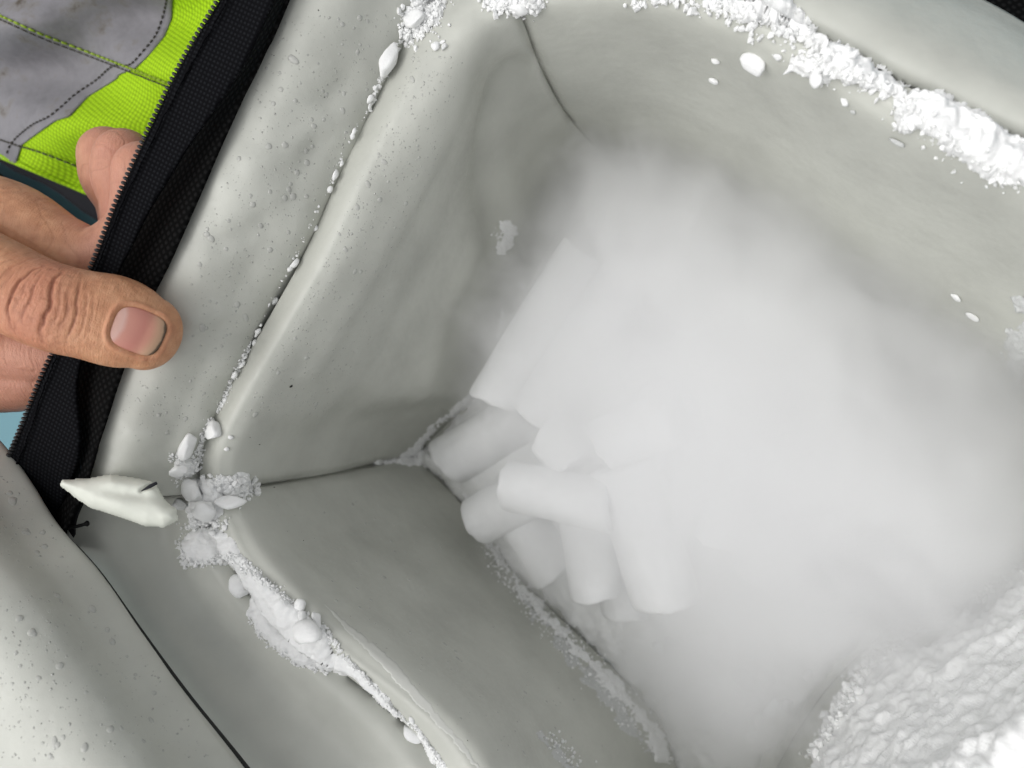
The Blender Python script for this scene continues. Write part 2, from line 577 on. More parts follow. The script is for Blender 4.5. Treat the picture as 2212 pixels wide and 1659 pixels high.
def tube(pts, radii, seg=10, flat=1.0, up=None, caps=True, power=2.0):
    """swept tube, returns verts, faces (closed, rounded by caller's radii)"""
    P = np.asarray(pts, float)
    V, F = [], []
    T = np.gradient(P, axis=0)
    T /= np.linalg.norm(T, axis=1, keepdims=True) + 1e-12
    for i in range(len(P)):
        n = np.array(CAM) - P[i] if up is None else np.asarray(up)
        n = n - T[i] * (n @ T[i])
        n /= np.linalg.norm(n)
        b = np.cross(T[i], n)
        r = radii[i]
        ra, rb = (r if np.ndim(r) else (r, r * flat))
        for k in range(seg):
            a = 2 * math.pi * k / seg
            ca, sa = math.cos(a), math.sin(a)
            ca = math.copysign(abs(ca) ** (2 / power), ca)
            sa = math.copysign(abs(sa) ** (2 / power), sa)
            V.append(P[i] + b * ra * ca + n * rb * sa)
    for i in range(len(P) - 1):
        for k in range(seg):
            F.append((i * seg + k, i * seg + (k + 1) % seg, (i + 1) * seg + (k + 1) % seg, (i + 1) * seg + k))
    if caps:
        V.append(P[0]); V.append(P[-1])
        a, b = len(V) - 2, len(V) - 1
        for k in range(seg):
            F.append((a, (k + 1) % seg, k))
            F.append((b, (len(P) - 1) * seg + k, (len(P) - 1) * seg + (k + 1) % seg))
    return np.array(V), F

cp = cr1(np.array([tuple(W(f[0] + (l[0] - f[0]) * 0.86, f[1] + (l[1] - f[1]) * 0.86, z + 0.4)) for f, l, z in zip(TF, TL, zt)]), 40)
cp = cp + np.array([[0, 0, 1]]) * (0.00025 * vnoise(cp, 700, 91))[:, None]
cord = mesh_obj('coil_cord', *tube(cp, 0.00028 * (1 + 0.35 * vnoise(cp, 1500, 92)), 6), TAPE, None)
cord.parent = ztape
cord.matrix_parent_inverse = Matrix.Identity(4)

# loose black thread at the zipper end and the little stay under it
tp = cr1(np.array([tuple(W(132, 1148, 158)), tuple(W(150, 1140, 158)), tuple(W(170, 1136, 157)), tuple(W(191, 1130, 156))]), 6)
tr = [0.0005] * (len(tp) - 3) + [0.0006, 0.0009, 0.0007]
mesh_obj('loose_thread', *tube(tp, tr, 8), BLACK, bag)

BVH = BVHTree.FromPolygons(BAGV, BAGF)
def hit(u, v):
    loc, nor, idx, d = BVH.ray_cast(CAM, ray(u, v).normalized())
    if loc is None:
        return None, None
    if nor.dot(CAM - loc) < 0:
        nor = -nor
    return loc, nor

# ------------------------------------------------------------------ dry ice, snow and frost
def poly_sdf(P, poly):               # + inside, px
    poly = np.array(poly, float)
    d = np.full(P.shape[:-1], 1e9)
    ins = np.zeros(P.shape[:-1], bool)
    for a, b in zip(poly, np.roll(poly, -1, axis=0)):
        d = np.minimum(d, seg_dist(P, a, b)[0])
        c = ((a[1] > P[..., 1]) != (b[1] > P[..., 1]))
        x = (b[0] - a[0]) * (P[..., 1] - a[1]) / (b[1] - a[1] + 1e-9) + a[0]
        ins ^= c & (P[..., 0] < x)
    return np.where(ins, d, -d)

def snow_bank(name, poly, hmax, fall, mat, seed, step=3.0, jag=7.0, rough=0.5, grain=0.35, gscale=900, lump=160, up=0.3, bridge=14):
    """crust of snow lying on the bag's sheets inside an outline; heights in mm"""
    pa = np.array(poly, float)
    lo, hi = pa.min(0) - jag, pa.max(0) + jag
    us = np.arange(lo[0], hi[0] + step, step)
    vs = np.arange(lo[1], hi[1] + step, step)
    U, Vv = np.meshgrid(us, vs, indexing='ij')
    P = np.stack([U, Vv], -1)
    sd = poly_sdf(P, poly)
    P3 = np.concatenate([P, np.zeros(P.shape[:2] + (1,))], -1)
    sd = sd + jag * fbm(P3, 1 / 22.0, seed, 3) * 1.3 + jag * 0.5 * vnoise(P3, 1 / 6.0, seed + 3)
    idx = -np.ones(P.shape[:2], int)
    pos, nor, dd = [], [], []
    for i in range(len(us)):
        for j in range(len(vs)):
            if sd[i, j] > -step:
                l, n = hit(us[i], vs[j])
                if l is None:
                    continue
                idx[i, j] = len(pos)
                pos.append(tuple(l)); nor.append(tuple((n * (1 - up) + Vector((0, 0, 1)) * up).normalized())); dd.append(sd[i, j])
    if not pos:
        return None
    pos, nor, dd = np.array(pos), np.array(nor), np.array(dd)
    tdep = np.full(idx.shape, np.nan)
    ok = idx >= 0
    camv = np.array(CAM)
    tdep[ok] = np.linalg.norm(pos - camv, axis=1)
    t0 = tdep.copy()
    for _ in range(bridge):
        acc, cnt = np.zeros(idx.shape), np.zeros(idx.shape)
        for di in (-1, 0, 1):
            for dj in (-1, 0, 1):
                r2 = np.roll(np.roll(tdep, di, 0), dj, 1)
                g2 = ~np.isnan(r2)
                acc[g2] += r2[g2]; cnt[g2] += 1
        bl = acc / np.maximum(cnt, 1)
        tdep = np.where(ok, np.minimum(t0, bl), np.nan)
    fac = (tdep[ok] / t0[ok])
    fac = 1 + (fac - 1) * np.clip(dd / 6.0, 0, 1)
    pos = camv + (pos - camv) * fac[:, None]
    env = 1 - np.exp(-np.clip(dd, 0, None) / fall)
    h = hmax * env * (1 + rough * fbm(pos, lump, seed + 1, 3))
    h = h + env ** 0.5 * grain * (vnoise(pos, gscale, seed + 2) + 0.6 * vnoise(pos, gscale * 2.1, seed + 4))
    h = np.where(dd <= 0, -0.25, np.maximum(h, 0.02))
    pos = pos + nor * (h * 0.001)[:, None]
    F = []
    for i in range(len(us) - 1):
        for j in range(len(vs) - 1):
            q = (idx[i, j], idx[i, j + 1], idx[i + 1, j + 1], idx[i + 1, j])
            if min(q) >= 0 and max(dd[list(q)]) > 0:
                pq = pos[list(q)]
                if max(np.linalg.norm(pq[0] - pq[2]), np.linalg.norm(pq[1] - pq[3])) < 0.006 + 0.0012 * step:
                    F.append(q)
    return mesh_obj(name, pos, face_cam(pos, F) if F else F, mat)

def chunk_mesh(seed, facet=0.5, rough=0.16, sub=ICO3):
    V, F = sub
    rs = np.random.RandomState(seed)
    V = V * (1 + rough * fbm(V, 1.1, seed, 2)[:, None] * 1.6)
    for k in range(int(9 * facet)):               # slice off planar facets
        n = rs.normal(size=3); n /= np.linalg.norm(n)
        d = rs.uniform(0.5, 0.82)
        e = V @ n - d
        V = V - np.where(e > 0, e * 0.88, 0)[:, None] * n
    V = V * (1 + 0.05 * fbm(V, 3.2, seed + 5, 3)[:, None] + 0.02 * vnoise(V, 9, seed + 6)[:, None])
    return V, F

def chunk(name, u, v, a, b, ang, label, cat, group, mat=SNOW, seed=0, facet=0.5, rough=0.16, hgt=0.7, sink=0.35, sub=ICO3, lift=0.0):
    """one lump: half sizes a, b in px along/across image angle ang (deg); rests on the sheet below it"""
    l, n = hit(u, v)
    if l is None:
        return None
    k = depth_of(l) / FPX
    X = (W(u + math.cos(rad(ang)) * 10, v + math.sin(rad(ang)) * 10, l.z * 1000) - l)
    X = (X - n * X.dot(n)).normalized()
    Y = n.cross(X)
    ra, rb = a * k, b * k
    rc = hgt * min(ra, rb)
    Vv, F = chunk_mesh(seed, facet, rough, sub)
    R = np.array(Matrix((X, Y, n)).transposed())
    Vv = (Vv * np.array([ra, rb, rc])) @ R.T
    c = l + n * (rc * (1 - sink) + lift * 0.001)
    o = mesh_obj(name, Vv, F, mat, loc=c)
    return tag(o, label, cat, group)

def grains(name, items, label, seed, mat=SNOW, cat='snow', sub=ICO1, flat=False):
    jit = 0.18 if flat else 0.34
    """loose crumbs strewn on the bag; items = (u, v, r_px) list, joined because nobody could count them"""
    rs = np.random.RandomState(seed)
    BV, BF = sub
    Vs, Fs, base = [], [], 0
    for (u, v, r) in items:
        l, n = hit(u, v)
        if l is None:
            continue
        k = depth_of(l) / FPX
        q = rs.normal(size=4); q /= np.linalg.norm(q)
        from mathutils import Quaternion
        R = np.array(Quaternion(q).to_matrix())
        s = r * k * rs.uniform(0.55, 1.35, 3)
        if flat:
            a_ = n.orthogonal().normalized()
            R = np.array(Matrix((a_, n.cross(a_), n)).transposed())
            s = s * np.array([1, 1, 0.38])
        X = (BV * (1 + rs.uniform(-jit, jit, (len(BV), 1))) * s) @ R.T + np.array(l + n * (r * k * (0.05 if flat else rs.uniform(0.2, 0.9))))
        Vs.append(X)
        Fs.extend([tuple(base + i for i in f) for f in BF])
        base += len(X)
    if not Vs:
        return None
    o = mesh_obj(name, np.concatenate(Vs), Fs, mat, smooth=flat)
    return tag(o, label, cat, None, 'stuff')

def strewn(line, width, count, rlo, rhi, seed, power=2.2):
    """random crumbs along a pixel polyline; width is a number or per-vertex list"""
    rs = np.random.RandomState(seed)
    L = np.array(line, float)
    Wd = np.array(width if np.ndim(width) else [width] * len(L), float)
    seg = np.linalg.norm(np.diff(L, axis=0), axis=1)
    cum = np.concatenate([[0], np.cumsum(seg)])
    out = []
    for _ in range(count):
        s = rs.uniform(0, cum[-1])
        p = np.array([np.interp(s, cum, L[:, k]) for k in range(2)])
        w = np.interp(s, cum, Wd)
        p = p + rs.normal(size=2) * w * 0.5
        r = rlo + (rhi - rlo) * rs.uniform() ** power
        out.append((p[0], p[1], r))
    return out

# --- bed of dry ice snow in the bottom
bed_edge = np.array([(885, 987), (960, 930), (1035, 838), (1098, 708), (1150, 600), (1200, 530), (1290, 520), (1430, 620), (1600, 770), (1780, 900), (1930, 1020), (2000, 1110), (1990, 1210),
                     (1930, 1320), (1850, 1405), (1760, 1505), (1662, 1640), (1600, 1770), (1546, 1890), (1480, 1700), (1412, 1548), (1275, 1398), (1150, 1280), (1050, 1170), (985, 1075)], float)
bw = np.array([tuple(W(u, v, 7)) for u, v in bed_edge])
xs = np.arange(bw[:, 0].min() - .004, bw[:, 0].max() + .004, 0.0011)
ys = np.arange(bw[:, 1].min() - .004, bw[:, 1].max() + .004, 0.0011)
X, Y = np.meshgrid(xs, ys, indexing='ij')
P2 = np.stack([X, Y], -1)
P3 = np.concatenate([P2, np.zeros(X.shape + (1,))], -1)
sd = poly_sdf(P2, bw[:, :2]) + 0.0025 * fbm(P3, 150, 40, 3)
def bed_height(p3, sd):
    h = 0.0030 + 0.0050 * (1 - np.exp(-np.clip(sd, 0, None) / 0.004)) + 0.019 * (1 - np.exp(-np.clip(sd, 0, None) / 0.030))
    h = h + 0.0022 * fbm(p3, 70, 41, 3) * np.clip(sd / 0.01, 0.3, 1) + 0.0006 * vnoise(p3, 420, 43)
    return h
H = bed_height(P3, sd)
keep = sd > -0.004
idx = -np.ones(X.shape, int)
idx[keep] = np.arange(keep.sum())
Vb = np.stack([X, Y, H], -1)[keep]
Fb = []
for i in range(len(xs) - 1):
    for j in range(len(ys) - 1):
        q = (idx[i, j], idx[i + 1, j], idx[i + 1, j + 1], idx[i, j + 1])
        if min(q) >= 0:
            Fb.append(q)
_b = len(BAGV)
BAGV.extend([tuple(x) for x in Vb]); BAGF.extend([tuple(_b + k for k in q) for q in Fb])
BVH = BVHTree.FromPolygons(BAGV, BAGF)
tag(mesh_obj('dry_ice_snow', Vb, Fb, SNOW), 'bed of crushed white dry ice snow filling the bottom of the bag', 'dry ice', None, 'stuff')

# --- pellets
def pellet(a, b, r, label, group, seed, r2=None, broken=0.0):
    A, B = np.array(W(*a)), np.array(W(*b))
    c = (A + B) / 2
    L = np.linalg.norm(B - A)
    T = (B - A) / L
    n = np.array(CAM) - c
    n -= T * (n @ T); n /= np.linalg.norm(n)
    bb = np.cross(T, n)
    r *= 0.001
    rs = np.random.RandomState(seed)
    seg, V, F = 40, [], []
    prof = [(0.0, 0.0), (0.0, 0.6), (0.0001, 0.90), (0.0004, 0.955), (0.0011, 0.985), (0.0024, 1.0)]
    ts = [(p, f) for p, f in prof] + [(t_, 1.0) for t_ in np.linspace(0.0024, L - 0.0024, 13)[1:-1]] + [(L - p, f) for p, f in prof[::-1]]
    tilt = rs.normal(size=(2, 2)) * 0.10
    for (t, f) in ts:
        e0 = max(0, 1 - t / (L * .5)); e1 = max(0, 1 - (L - t) / (L * .5))
        for k in range(seg):
            al = 2 * math.pi * k / seg
            x, y = math.cos(al) * f, math.sin(al) * f
            off = (tilt[0, 0] * x + tilt[0, 1] * y) * r * e0 + (tilt[1, 0] * x + tilt[1, 1] * y) * r * e1
            V.append((x * r, y * r, t - L / 2 + off))
    V = np.array(V)
    loc = V + rs.uniform(0, 9, 3)
    nn = fbm(loc, 90, seed, 3)
    V[:, :2] *= (1 + 0.05 * nn + 0.012 * vnoise(loc, 700, seed + 4))[:, None]
    V[:, 2] += 0.0014 * fbm(loc, 240, seed + 2, 3)
    if broken:
        e = np.clip((V[:, 2] - (L / 2 - 0.004)) / 0.004, 0, 1)
        V[:, 2] -= e * broken * 0.001 * (0.5 + 0.9 * fbm(loc, 130, seed + 9, 2))
    m = len(ts)
    for i in range(m - 1):
        for k in range(seg):
            F.append((i * seg + k, i * seg + (k + 1) % seg, (i + 1) * seg + (k + 1) % seg, (i + 1) * seg + k))
    R = np.array([bb, n, T]).T
    o = mesh_obj('dry_ice_pellet', V @ R.T, F, ICE, loc=c)
    return tag(o, label, 'dry ice', group)

PG = 'dry ice pellets in the bag'
pellet((1066, 866, 40), (1265, 545, 38), 10.5, 'upper white dry ice pellet leaning along the grey side wall', PG, 1)
pellet((1150, 905, 40), (1345, 610, 40), 10.5, 'second white dry ice pellet beside the one along the wall', PG, 2)
pellet((965, 1000, 17), (1150, 885, 22), 11.5, 'shaded dry ice pellet in the corner where frosty seams meet', PG, 3)
pellet((1025, 1128, 30), (1200, 1035, 36), 10.3, 'dry ice pellet with rounded end poking towards the lower wall', PG, 4)
pellet((1092, 1048, 50), (1320, 1095, 52), 9.6, 'dry ice pellet with flat square end lying across two others', PG, 5)
pellet((1125, 1120, 24), (1205, 1245, 22), 10.2, 'dry ice pellet slanting down beneath the crossing pellet', PG, 6)
pellet((1262, 1105, 36), (1290, 1296, 34), 10.2, 'dry ice pellet with a broken jagged lower end', PG, 7, broken=2.5)
pellet((1330, 1190, 22), (1352, 1335, 20), 9.5, 'dry ice pellet half under the long one, round end showing', PG, 8)
pellet((1345, 1000, 46), (1440, 1300, 36), 13.0, 'long thick dry ice pellet pointing down beside the broken one', PG, 9)
pellet((1180, 930, 44), (1250, 1005, 46), 9.6, 'short dry ice pellet with domed end above the crossing pellet', PG, 10)
pellet((1300, 965, 50), (1460, 900, 52), 10.2, 'dry ice pellet lying level behind the short domed one', PG, 11)
rs = np.random.RandomState(77)
made = 0
heap = [(1250, 700), (1400, 740), (1650, 900), (1900, 1040), (1830, 1150), (1700, 1190), (1560, 1190), (1480, 1150), (1420, 1080), (1330, 900), (1240, 760)]
cent = []
tries = 0
while made < 30 and tries < 4000:
    tries += 1
    u, v = rs.uniform(1200, 1980), rs.uniform(700, 1400)
    if poly_sdf(np.array([[u, v]]), heap)[0] < 12:
        continue
    if any((u - a) ** 2 + (v - b) ** 2 < 85 ** 2 for a, b in cent):
        continue
    cent.append((u, v))
    dc = math.hypot(u - 1560, v - 980)
    z = 40 - 16 * min(1, dc / 480) + rs.uniform(-3, 6)
    al = rs.uniform(0, math.pi) * 0.6 + 0.9
    hl = rs.uniform(75, 130)
    du, dv = math.cos(al) * hl, math.sin(al) * hl
    dz = rs.uniform(-6, 6)
    pellet((u - du, v - dv, z - dz), (u + du, v + dv, z + dz), rs.uniform(9, 10.8), 'white dry ice pellet of the heap sunk in the fog', 'pellets sunk in fog', 100 + made)
    made += 1

rs = np.random.RandomState(91)
FRAG = []
for k in range(400):
    u, v = rs.uniform(1330, 1960), rs.uniform(1250, 1660)
    if len(FRAG) < 18 and poly_sdf(np.array([[u, v]]), [(1380, 1330), (1600, 1380), (1900, 1180), (1960, 1230), (1880, 1360), (1640, 1630), (1570, 1690), (1480, 1600), (1350, 1430)])[0] > 10 and all((u - a) ** 2 + (v - b) ** 2 > 28 ** 2 for a, b in FRAG):
        FRAG.append((u, v))

# --- banks
def bank(poly, hmax, fall, seed, label, mat=SNOW, **kw):
    o = snow_bank('snow_bank', poly, hmax, fall, mat, seed, **kw)
    if o:
        tag(o, label, 'snow', None, 'stuff')
        b_ = len(BAGV)
        BAGV.extend([tuple(v.co) for v in o.data.vertices])
        BAGF.extend([tuple(b_ + k for k in p.vertices) for p in o.data.polygons])
    return o

bank([(412, 1038), (440, 1030), (475, 1040), (486, 1075), (478, 1115), (455, 1135), (415, 1140), (402, 1110), (408, 1070)], 3.4, 9, 220, 'clotted snow mass piled on the corner of the rim', jag=5, grain=0.6, gscale=600, rough=0.7, bridge=40)
bank([(372, 998), (392, 985), (425, 992), (430, 1015), (405, 1032), (380, 1030)], 1.8, 7, 221, 'crumbly snow under the ragged lump above the corner', jag=6, grain=0.7, gscale=480, rough=0.7)
bank([(395, 1165), (420, 1145), (470, 1140), (500, 1165), (530, 1205), (560, 1240), (535, 1262), (500, 1225), (450, 1215), (410, 1225), (388, 1190)], 3.2, 14, 201,
     'soft mound of powdery snow at the corner below the knobbly lump')
bank([(455, 1030), (490, 1028), (540, 1022), (550, 1050), (530, 1072), (485, 1070), (460, 1062)], 1.2, 8, 222, 'loose pile of snow crumbs at the start of the corner seam', jag=8, grain=1.0, gscale=420, rough=0.8, step=2.5)
bank([(520, 1225), (560, 1235), (600, 1270), (650, 1315), (700, 1360), (725, 1410), (740, 1440), (715, 1452), (660, 1440), (610, 1415), (560, 1370), (532, 1330), (540, 1290), (510, 1245)], 4.0, 18, 202,
     'thick bank of snow lying along the lower seam')
bank([(715, 1410), (745, 1420), (790, 1455), (840, 1510), (870, 1548), (855, 1552), (800, 1500), (755, 1460), (718, 1452)], 1.8, 8, 203,
     'narrow tail of snow running along the lower seam', jag=4)
bank([(890, 1560), (915, 1580), (945, 1625), (985, 1680), (960, 1680), (925, 1635), (905, 1600)], 1.7, 7, 204,
     'crumbly snow strip beside the lone round lump', jag=4, step=2.5)
bank([(1548, -30), (1680, -25), (1735, 35), (1770, 75), (1850, 108), (1905, 148), (1962, 186), (1950, 212), (1880, 200), (1820, 172), (1770, 178), (1708, 150), (1712, 120), (1770, 115), (1690, 75), (1640, 55), (1560, 28)], 3.2, 11, 205,
     'crumbly snow bank along the far rim', jag=12, grain=0.9, gscale=420, rough=0.9)
bank([(1930, 240), (1955, 200), (2030, 196), (2110, 235), (2212, 312), (2290, 350), (2290, 470), (2212, 405), (2120, 378), (2060, 335), (1995, 290), (1932, 280)], 4.2, 14, 206,
     'thick end of the snow bank on the far rim', jag=10, grain=0.8, gscale=420, rough=0.8)
bank([(862, 82), (880, 40), (890, -30), (958, -30), (962, 20), (945, 55), (905, 78)], 2.2, 9, 207, 'heap of snow crumbs at the top of the seam', jag=6, grain=0.7, gscale=520)
bank([(1062, -30), (1165, -30), (1160, 22), (1120, 36), (1075, 18)], 1.6, 9, 208, 'patch of snow crumbs on the corner seam', jag=7, grain=0.7, gscale=520)
# frost on wall D
bank([(1705, 1720), (1745, 1640), (1785, 1560), (1830, 1480), (1880, 1410), (1930, 1370), (1975, 1362), (2000, 1400), (2040, 1360), (2075, 1330), (2105, 1255), (2150, 1230), (2212, 1205), (2330, 1180), (2330, 1720)], 3.6, 30, 209,
     'rough white frost crust covering the near right wall', step=4.0, jag=18, grain=0.55, gscale=520, rough=0.8, lump=150)
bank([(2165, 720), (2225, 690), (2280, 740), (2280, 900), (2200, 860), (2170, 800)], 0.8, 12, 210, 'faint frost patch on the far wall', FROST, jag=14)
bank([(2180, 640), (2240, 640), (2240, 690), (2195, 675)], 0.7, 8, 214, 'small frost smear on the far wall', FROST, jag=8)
# thin frost on walls A and B next to the ice
bank([(1080, 478), (1112, 480), (1116, 500), (1105, 540), (1078, 552), (1068, 545), (1085, 515)], 0.5, 6, 211, 'lacy frost patch on the side wall above the ice', SNOW, jag=7, grain=0.4, gscale=700)
bank([(1078, 665), (1090, 662), (1098, 690), (1128, 668), (1138, 640), (1120, 620), (1125, 605), (1150, 640), (1120, 690), (1088, 730), (1070, 742), (1080, 700)], 0.6, 6, 212, 'frost fringe on the side wall next to the upper pellet', SNOW, jag=5, grain=0.4, gscale=700)
bank([(935, 915), (960, 895), (990, 868), (1022, 842), (1030, 846), (1015, 880), (985, 898), (950, 918), (930, 925)], 1.0, 5, 213, 'frost strip along the foot of the side wall', SNOW, jag=5, grain=0.4, gscale=700)
bank([(800, 1002), (860, 985), (890, 960), (935, 918), (945, 926), (915, 965), (930, 985), (975, 1020), (1000, 1058), (985, 1062), (950, 1030), (905, 1004), (850, 1004)], 1.4, 5, 215, 'branching frost where the corner seam meets the ice', SNOW, jag=5, grain=0.4, gscale=700, step=2.5)
bank([(1000, 1062), (1055, 1150), (1110, 1235), (1190, 1330), (1260, 1400), (1340, 1480), (1430, 1590), (1460, 1640), (1420, 1640), (1370, 1555), (1290, 1460), (1200, 1370), (1130, 1295), (1080, 1220), (1040, 1170)], 1.6, 9, 216,
     'grainy frost fringe along the foot of the lower wall', SNOW, jag=13, grain=0.5, gscale=600, rough=0.8)
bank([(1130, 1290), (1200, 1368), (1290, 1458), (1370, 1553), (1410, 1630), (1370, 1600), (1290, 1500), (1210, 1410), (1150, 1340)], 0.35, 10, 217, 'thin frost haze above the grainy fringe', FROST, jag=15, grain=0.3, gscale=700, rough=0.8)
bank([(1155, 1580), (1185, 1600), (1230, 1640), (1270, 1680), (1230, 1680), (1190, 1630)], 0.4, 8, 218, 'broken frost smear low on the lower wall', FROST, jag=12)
WET = simple('wet_film', (0.56, 0.565, 0.53), 0.22, 0.5)
wet = bank([(690, 1292), (730, 1325), (800, 1385), (850, 1425), (905, 1490), (950, 1545), (990, 1590), (1050, 1670), (1035, 1672), (980, 1600), (925, 1545), (880, 1500), (830, 1445), (770, 1385), (722, 1335)], 0.05, 2, 219,
     'pale wet streak along the shoulder of the lower wall', WET, jag=4, grain=0.02, rough=0.2)
if wet:
    wet.name = 'wet_streak'
    wet['category'] = 'water'

BVH = BVHTree.FromPolygons(BAGV, BAGF)

# --- loose lumps on the rim and seams
G1 = 'snow lumps along the seam below the zipper flap'
G2 = 'snow lumps at the bag corner'
G3 = 'snow lumps along the lower seam'
G4 = 'snow lumps along the far rim'
T1 = 'tiny snow lump caught in the seam below the zipper flap'
chunk('snow_lump', 899, 50, 28, 23, 20, 'round white snow lump sitting in crumbs at the top of the seam', 'snow', G1, seed=1, facet=0.6)
chunk('snow_lump', 831, 126, 40, 21, 103, 'long upright white slab of snow standing in the seam', 'snow', G1, seed=2, facet=0.9)
chunk('snow_lump', 942, 101, 10, 9, 0, 'lone round snow ball lying on the wall below the crumbs', 'snow', G1, seed=3, facet=0)
chunk('snow_lump', 956, 91, 8, 4, -30, 'small flake of snow beside the lone round ball', 'snow', G1, seed=4)
for k, (u, v, a, b, an) in enumerate([(797, 212, 13, 8, 110), (795, 228, 8, 5, 110), (758, 291, 9, 7, 100), (762, 281, 7, 6, 0), (720, 378, 16, 7, 125), (708, 407, 9, 8, 90),
                                      (735, 352, 9, 5, 120), (632, 565, 15, 9, 115), (622, 578, 8, 7, 0), (553, 712, 9, 8, 45), (545, 737, 9, 7, 60), (549, 722, 6, 5, 0),
                                      (518, 785, 12, 8, 110), (502, 806, 12, 8, 150), (497, 832, 9, 8, 0), (481, 860, 9, 10, 0), (476, 872, 8, 7, 0), (560, 700, 5, 4, 0)]):
    chunk('snow_lump', u, v, a, b, an, T1, 'snow', G1, seed=20 + k, facet=0.7, sub=ICO2, lift=0.4)
chunk('snow_lump', 684, 493, 9, 6, 140, 'oval snow lump on the wall just past the seam', 'snow', G1, seed=41, sub=ICO2)
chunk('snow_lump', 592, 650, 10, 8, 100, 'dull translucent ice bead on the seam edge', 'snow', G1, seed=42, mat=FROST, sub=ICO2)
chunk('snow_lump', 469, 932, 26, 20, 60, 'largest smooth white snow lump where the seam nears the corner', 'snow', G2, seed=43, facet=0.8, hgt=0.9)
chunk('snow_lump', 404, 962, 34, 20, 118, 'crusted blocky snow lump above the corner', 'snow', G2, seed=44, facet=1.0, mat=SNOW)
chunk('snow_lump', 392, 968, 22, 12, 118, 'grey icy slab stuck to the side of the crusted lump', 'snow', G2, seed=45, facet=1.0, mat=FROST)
chunk('snow_lump', 384, 1008, 19, 17, 30, 'ragged snow lump below the crusted one', 'snow', G2, seed=46, facet=0.8, rough=0.3, lift=1.2)
chunk('snow_lump', 428, 1062, 30, 24, 50, 'knobbly snow lump right at the corner of the rim', 'snow', G2, seed=47, facet=0.3, rough=0.3, lift=1.2)
chunk('snow_lump', 440, 1095, 33, 27, 80, 'wide angular snow lump touching the knobbly one', 'snow', G2, seed=48, facet=1.0, rough=0.2, lift=1.2)
chunk('snow_lump', 494, 1090, 34, 17, -28, 'wedge shaped white snow chip right of the corner', 'snow', G2, seed=49, facet=1.3, lift=1.2)
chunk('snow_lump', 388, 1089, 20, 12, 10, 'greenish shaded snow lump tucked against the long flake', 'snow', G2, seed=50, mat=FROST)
for k, (u, v, r) in enumerate([(467, 1132, 10), (487, 1139, 8), (458, 1153, 9), (489, 969, 6), (498, 944, 6)]):
    chunk('snow_lump', u, v, r, r * 0.85, 40, 'pea sized snow ball near the corner of the rim', 'snow', G2, seed=60 + k, facet=0.2, sub=ICO2)
chunk('snow_lump', 514, 1270, 27, 23, 90, 'round snow lump bulging below the corner bank', 'snow', G3, seed=70, facet=0.1, rough=0.1)
chunk('snow_lump', 650, 1308, 13, 12, 70, 'rounded snow knob standing on the upper edge of the bank', 'snow', G3, seed=71, facet=0.2, hgt=1)
chunk('snow_lump', 651, 1330, 12, 9, 100, 'lower snow knob next to the rounded one', 'snow', G3, seed=72, facet=0.2)
chunk('snow_lump', 685, 1340, 18, 12, 60, 'cube like snow chip on the upper edge of the bank', 'snow', G3, seed=73, facet=1.2, hgt=1)
chunk('snow_lump', 674, 1374, 40, 27, 32, 'large smooth egg shaped dry ice lump lying in the bank', 'snow', G3, seed=74, facet=0.2, rough=0.08, lift=1.2)
chunk('snow_lump', 888, 1586, 27, 21, 80, 'round snow lump stuck alone below the narrow end of the bank', 'snow', G3, seed=75, facet=0.2, rough=0.12)
chunk('snow_lump', 891, 1555, 9, 6, 80, 'small chip of snow just above the lone round lump', 'snow', G3, seed=76, sub=ICO2)
chunk('snow_lump', 1120, 18, 25, 14, 5, 'long oval snow lump among the crumbs on the corner seam', 'snow', G4, seed=80, facet=0.4)
chunk('snow_lump', 1630, 130, 34, 29, 20, 'heart shaped white snow lump lying apart on the far wall', 'snow', G4, seed=81, facet=0.7)
chunk('snow_lump', 1548, 130, 11, 9, 90, 'small oval snow lump beside the heart shaped one', 'snow', G4, seed=82, sub=ICO2)
chunk('snow_lump', 1682, 122, 12, 9, 40, 'snow chip touching the heart shaped lump', 'snow', G4, seed=83, facet=1, sub=ICO2)
chunk('snow_lump', 1542, 171, 15, 9, 20, 'flat snow flake below the small oval lump', 'snow', G4, seed=84, facet=1)
chunk('snow_lump', 1768, 168, 19, 15, 110, 'egg shaped snow lump at the lower edge of the rim bank', 'snow', G4, seed=85, facet=0.2)
chunk('snow_lump', 1825, 219, 11, 8, 70, 'oval snow lump fallen just below the rim bank', 'snow', G4, seed=86, sub=ICO2)
chunk('snow_lump', 1843, 240, 8, 6, 20, 'faint small snow lump below the fallen oval one', 'snow', G4, seed=87, mat=FROST, sub=ICO2)
chunk('snow_lump', 1940, 305, 17, 9, 20, 'yellowish snow chip under the thick end of the rim bank', 'snow', G4, seed=88, mat=FROST, sub=ICO2)
chunk('snow_lump', 1934, 268, 9, 7, 80, 'snow lump at the tip of the thick rim bank', 'snow', G4, seed=89, sub=ICO2)
chunk('snow_lump', 2068, 641, 14, 12, 30, 'upper of two frost dots low on the far wall', 'snow', G4, seed=90, hgt=0.4, sub=ICO2)
chunk('snow_lump', 2102, 682, 17, 12, 20, 'lower of two frost dots low on the far wall', 'snow', G4, seed=91, hgt=0.4, sub=ICO2)

for k, (u, v) in enumerate(FRAG):
    a = rs.uniform(10, 34)
    chunk('dry_ice_fragment', u, v, a, a * rs.uniform(0.5, 0.95), rs.uniform(0, 180), 'broken dry ice fragment on the snow bed below the foggy heap', 'dry ice', 'broken dry ice fragments', mat=ICE, seed=500 + k, facet=rs.uniform(0.3, 1.2), hgt=0.75, sink=0.75, rough=0.3)
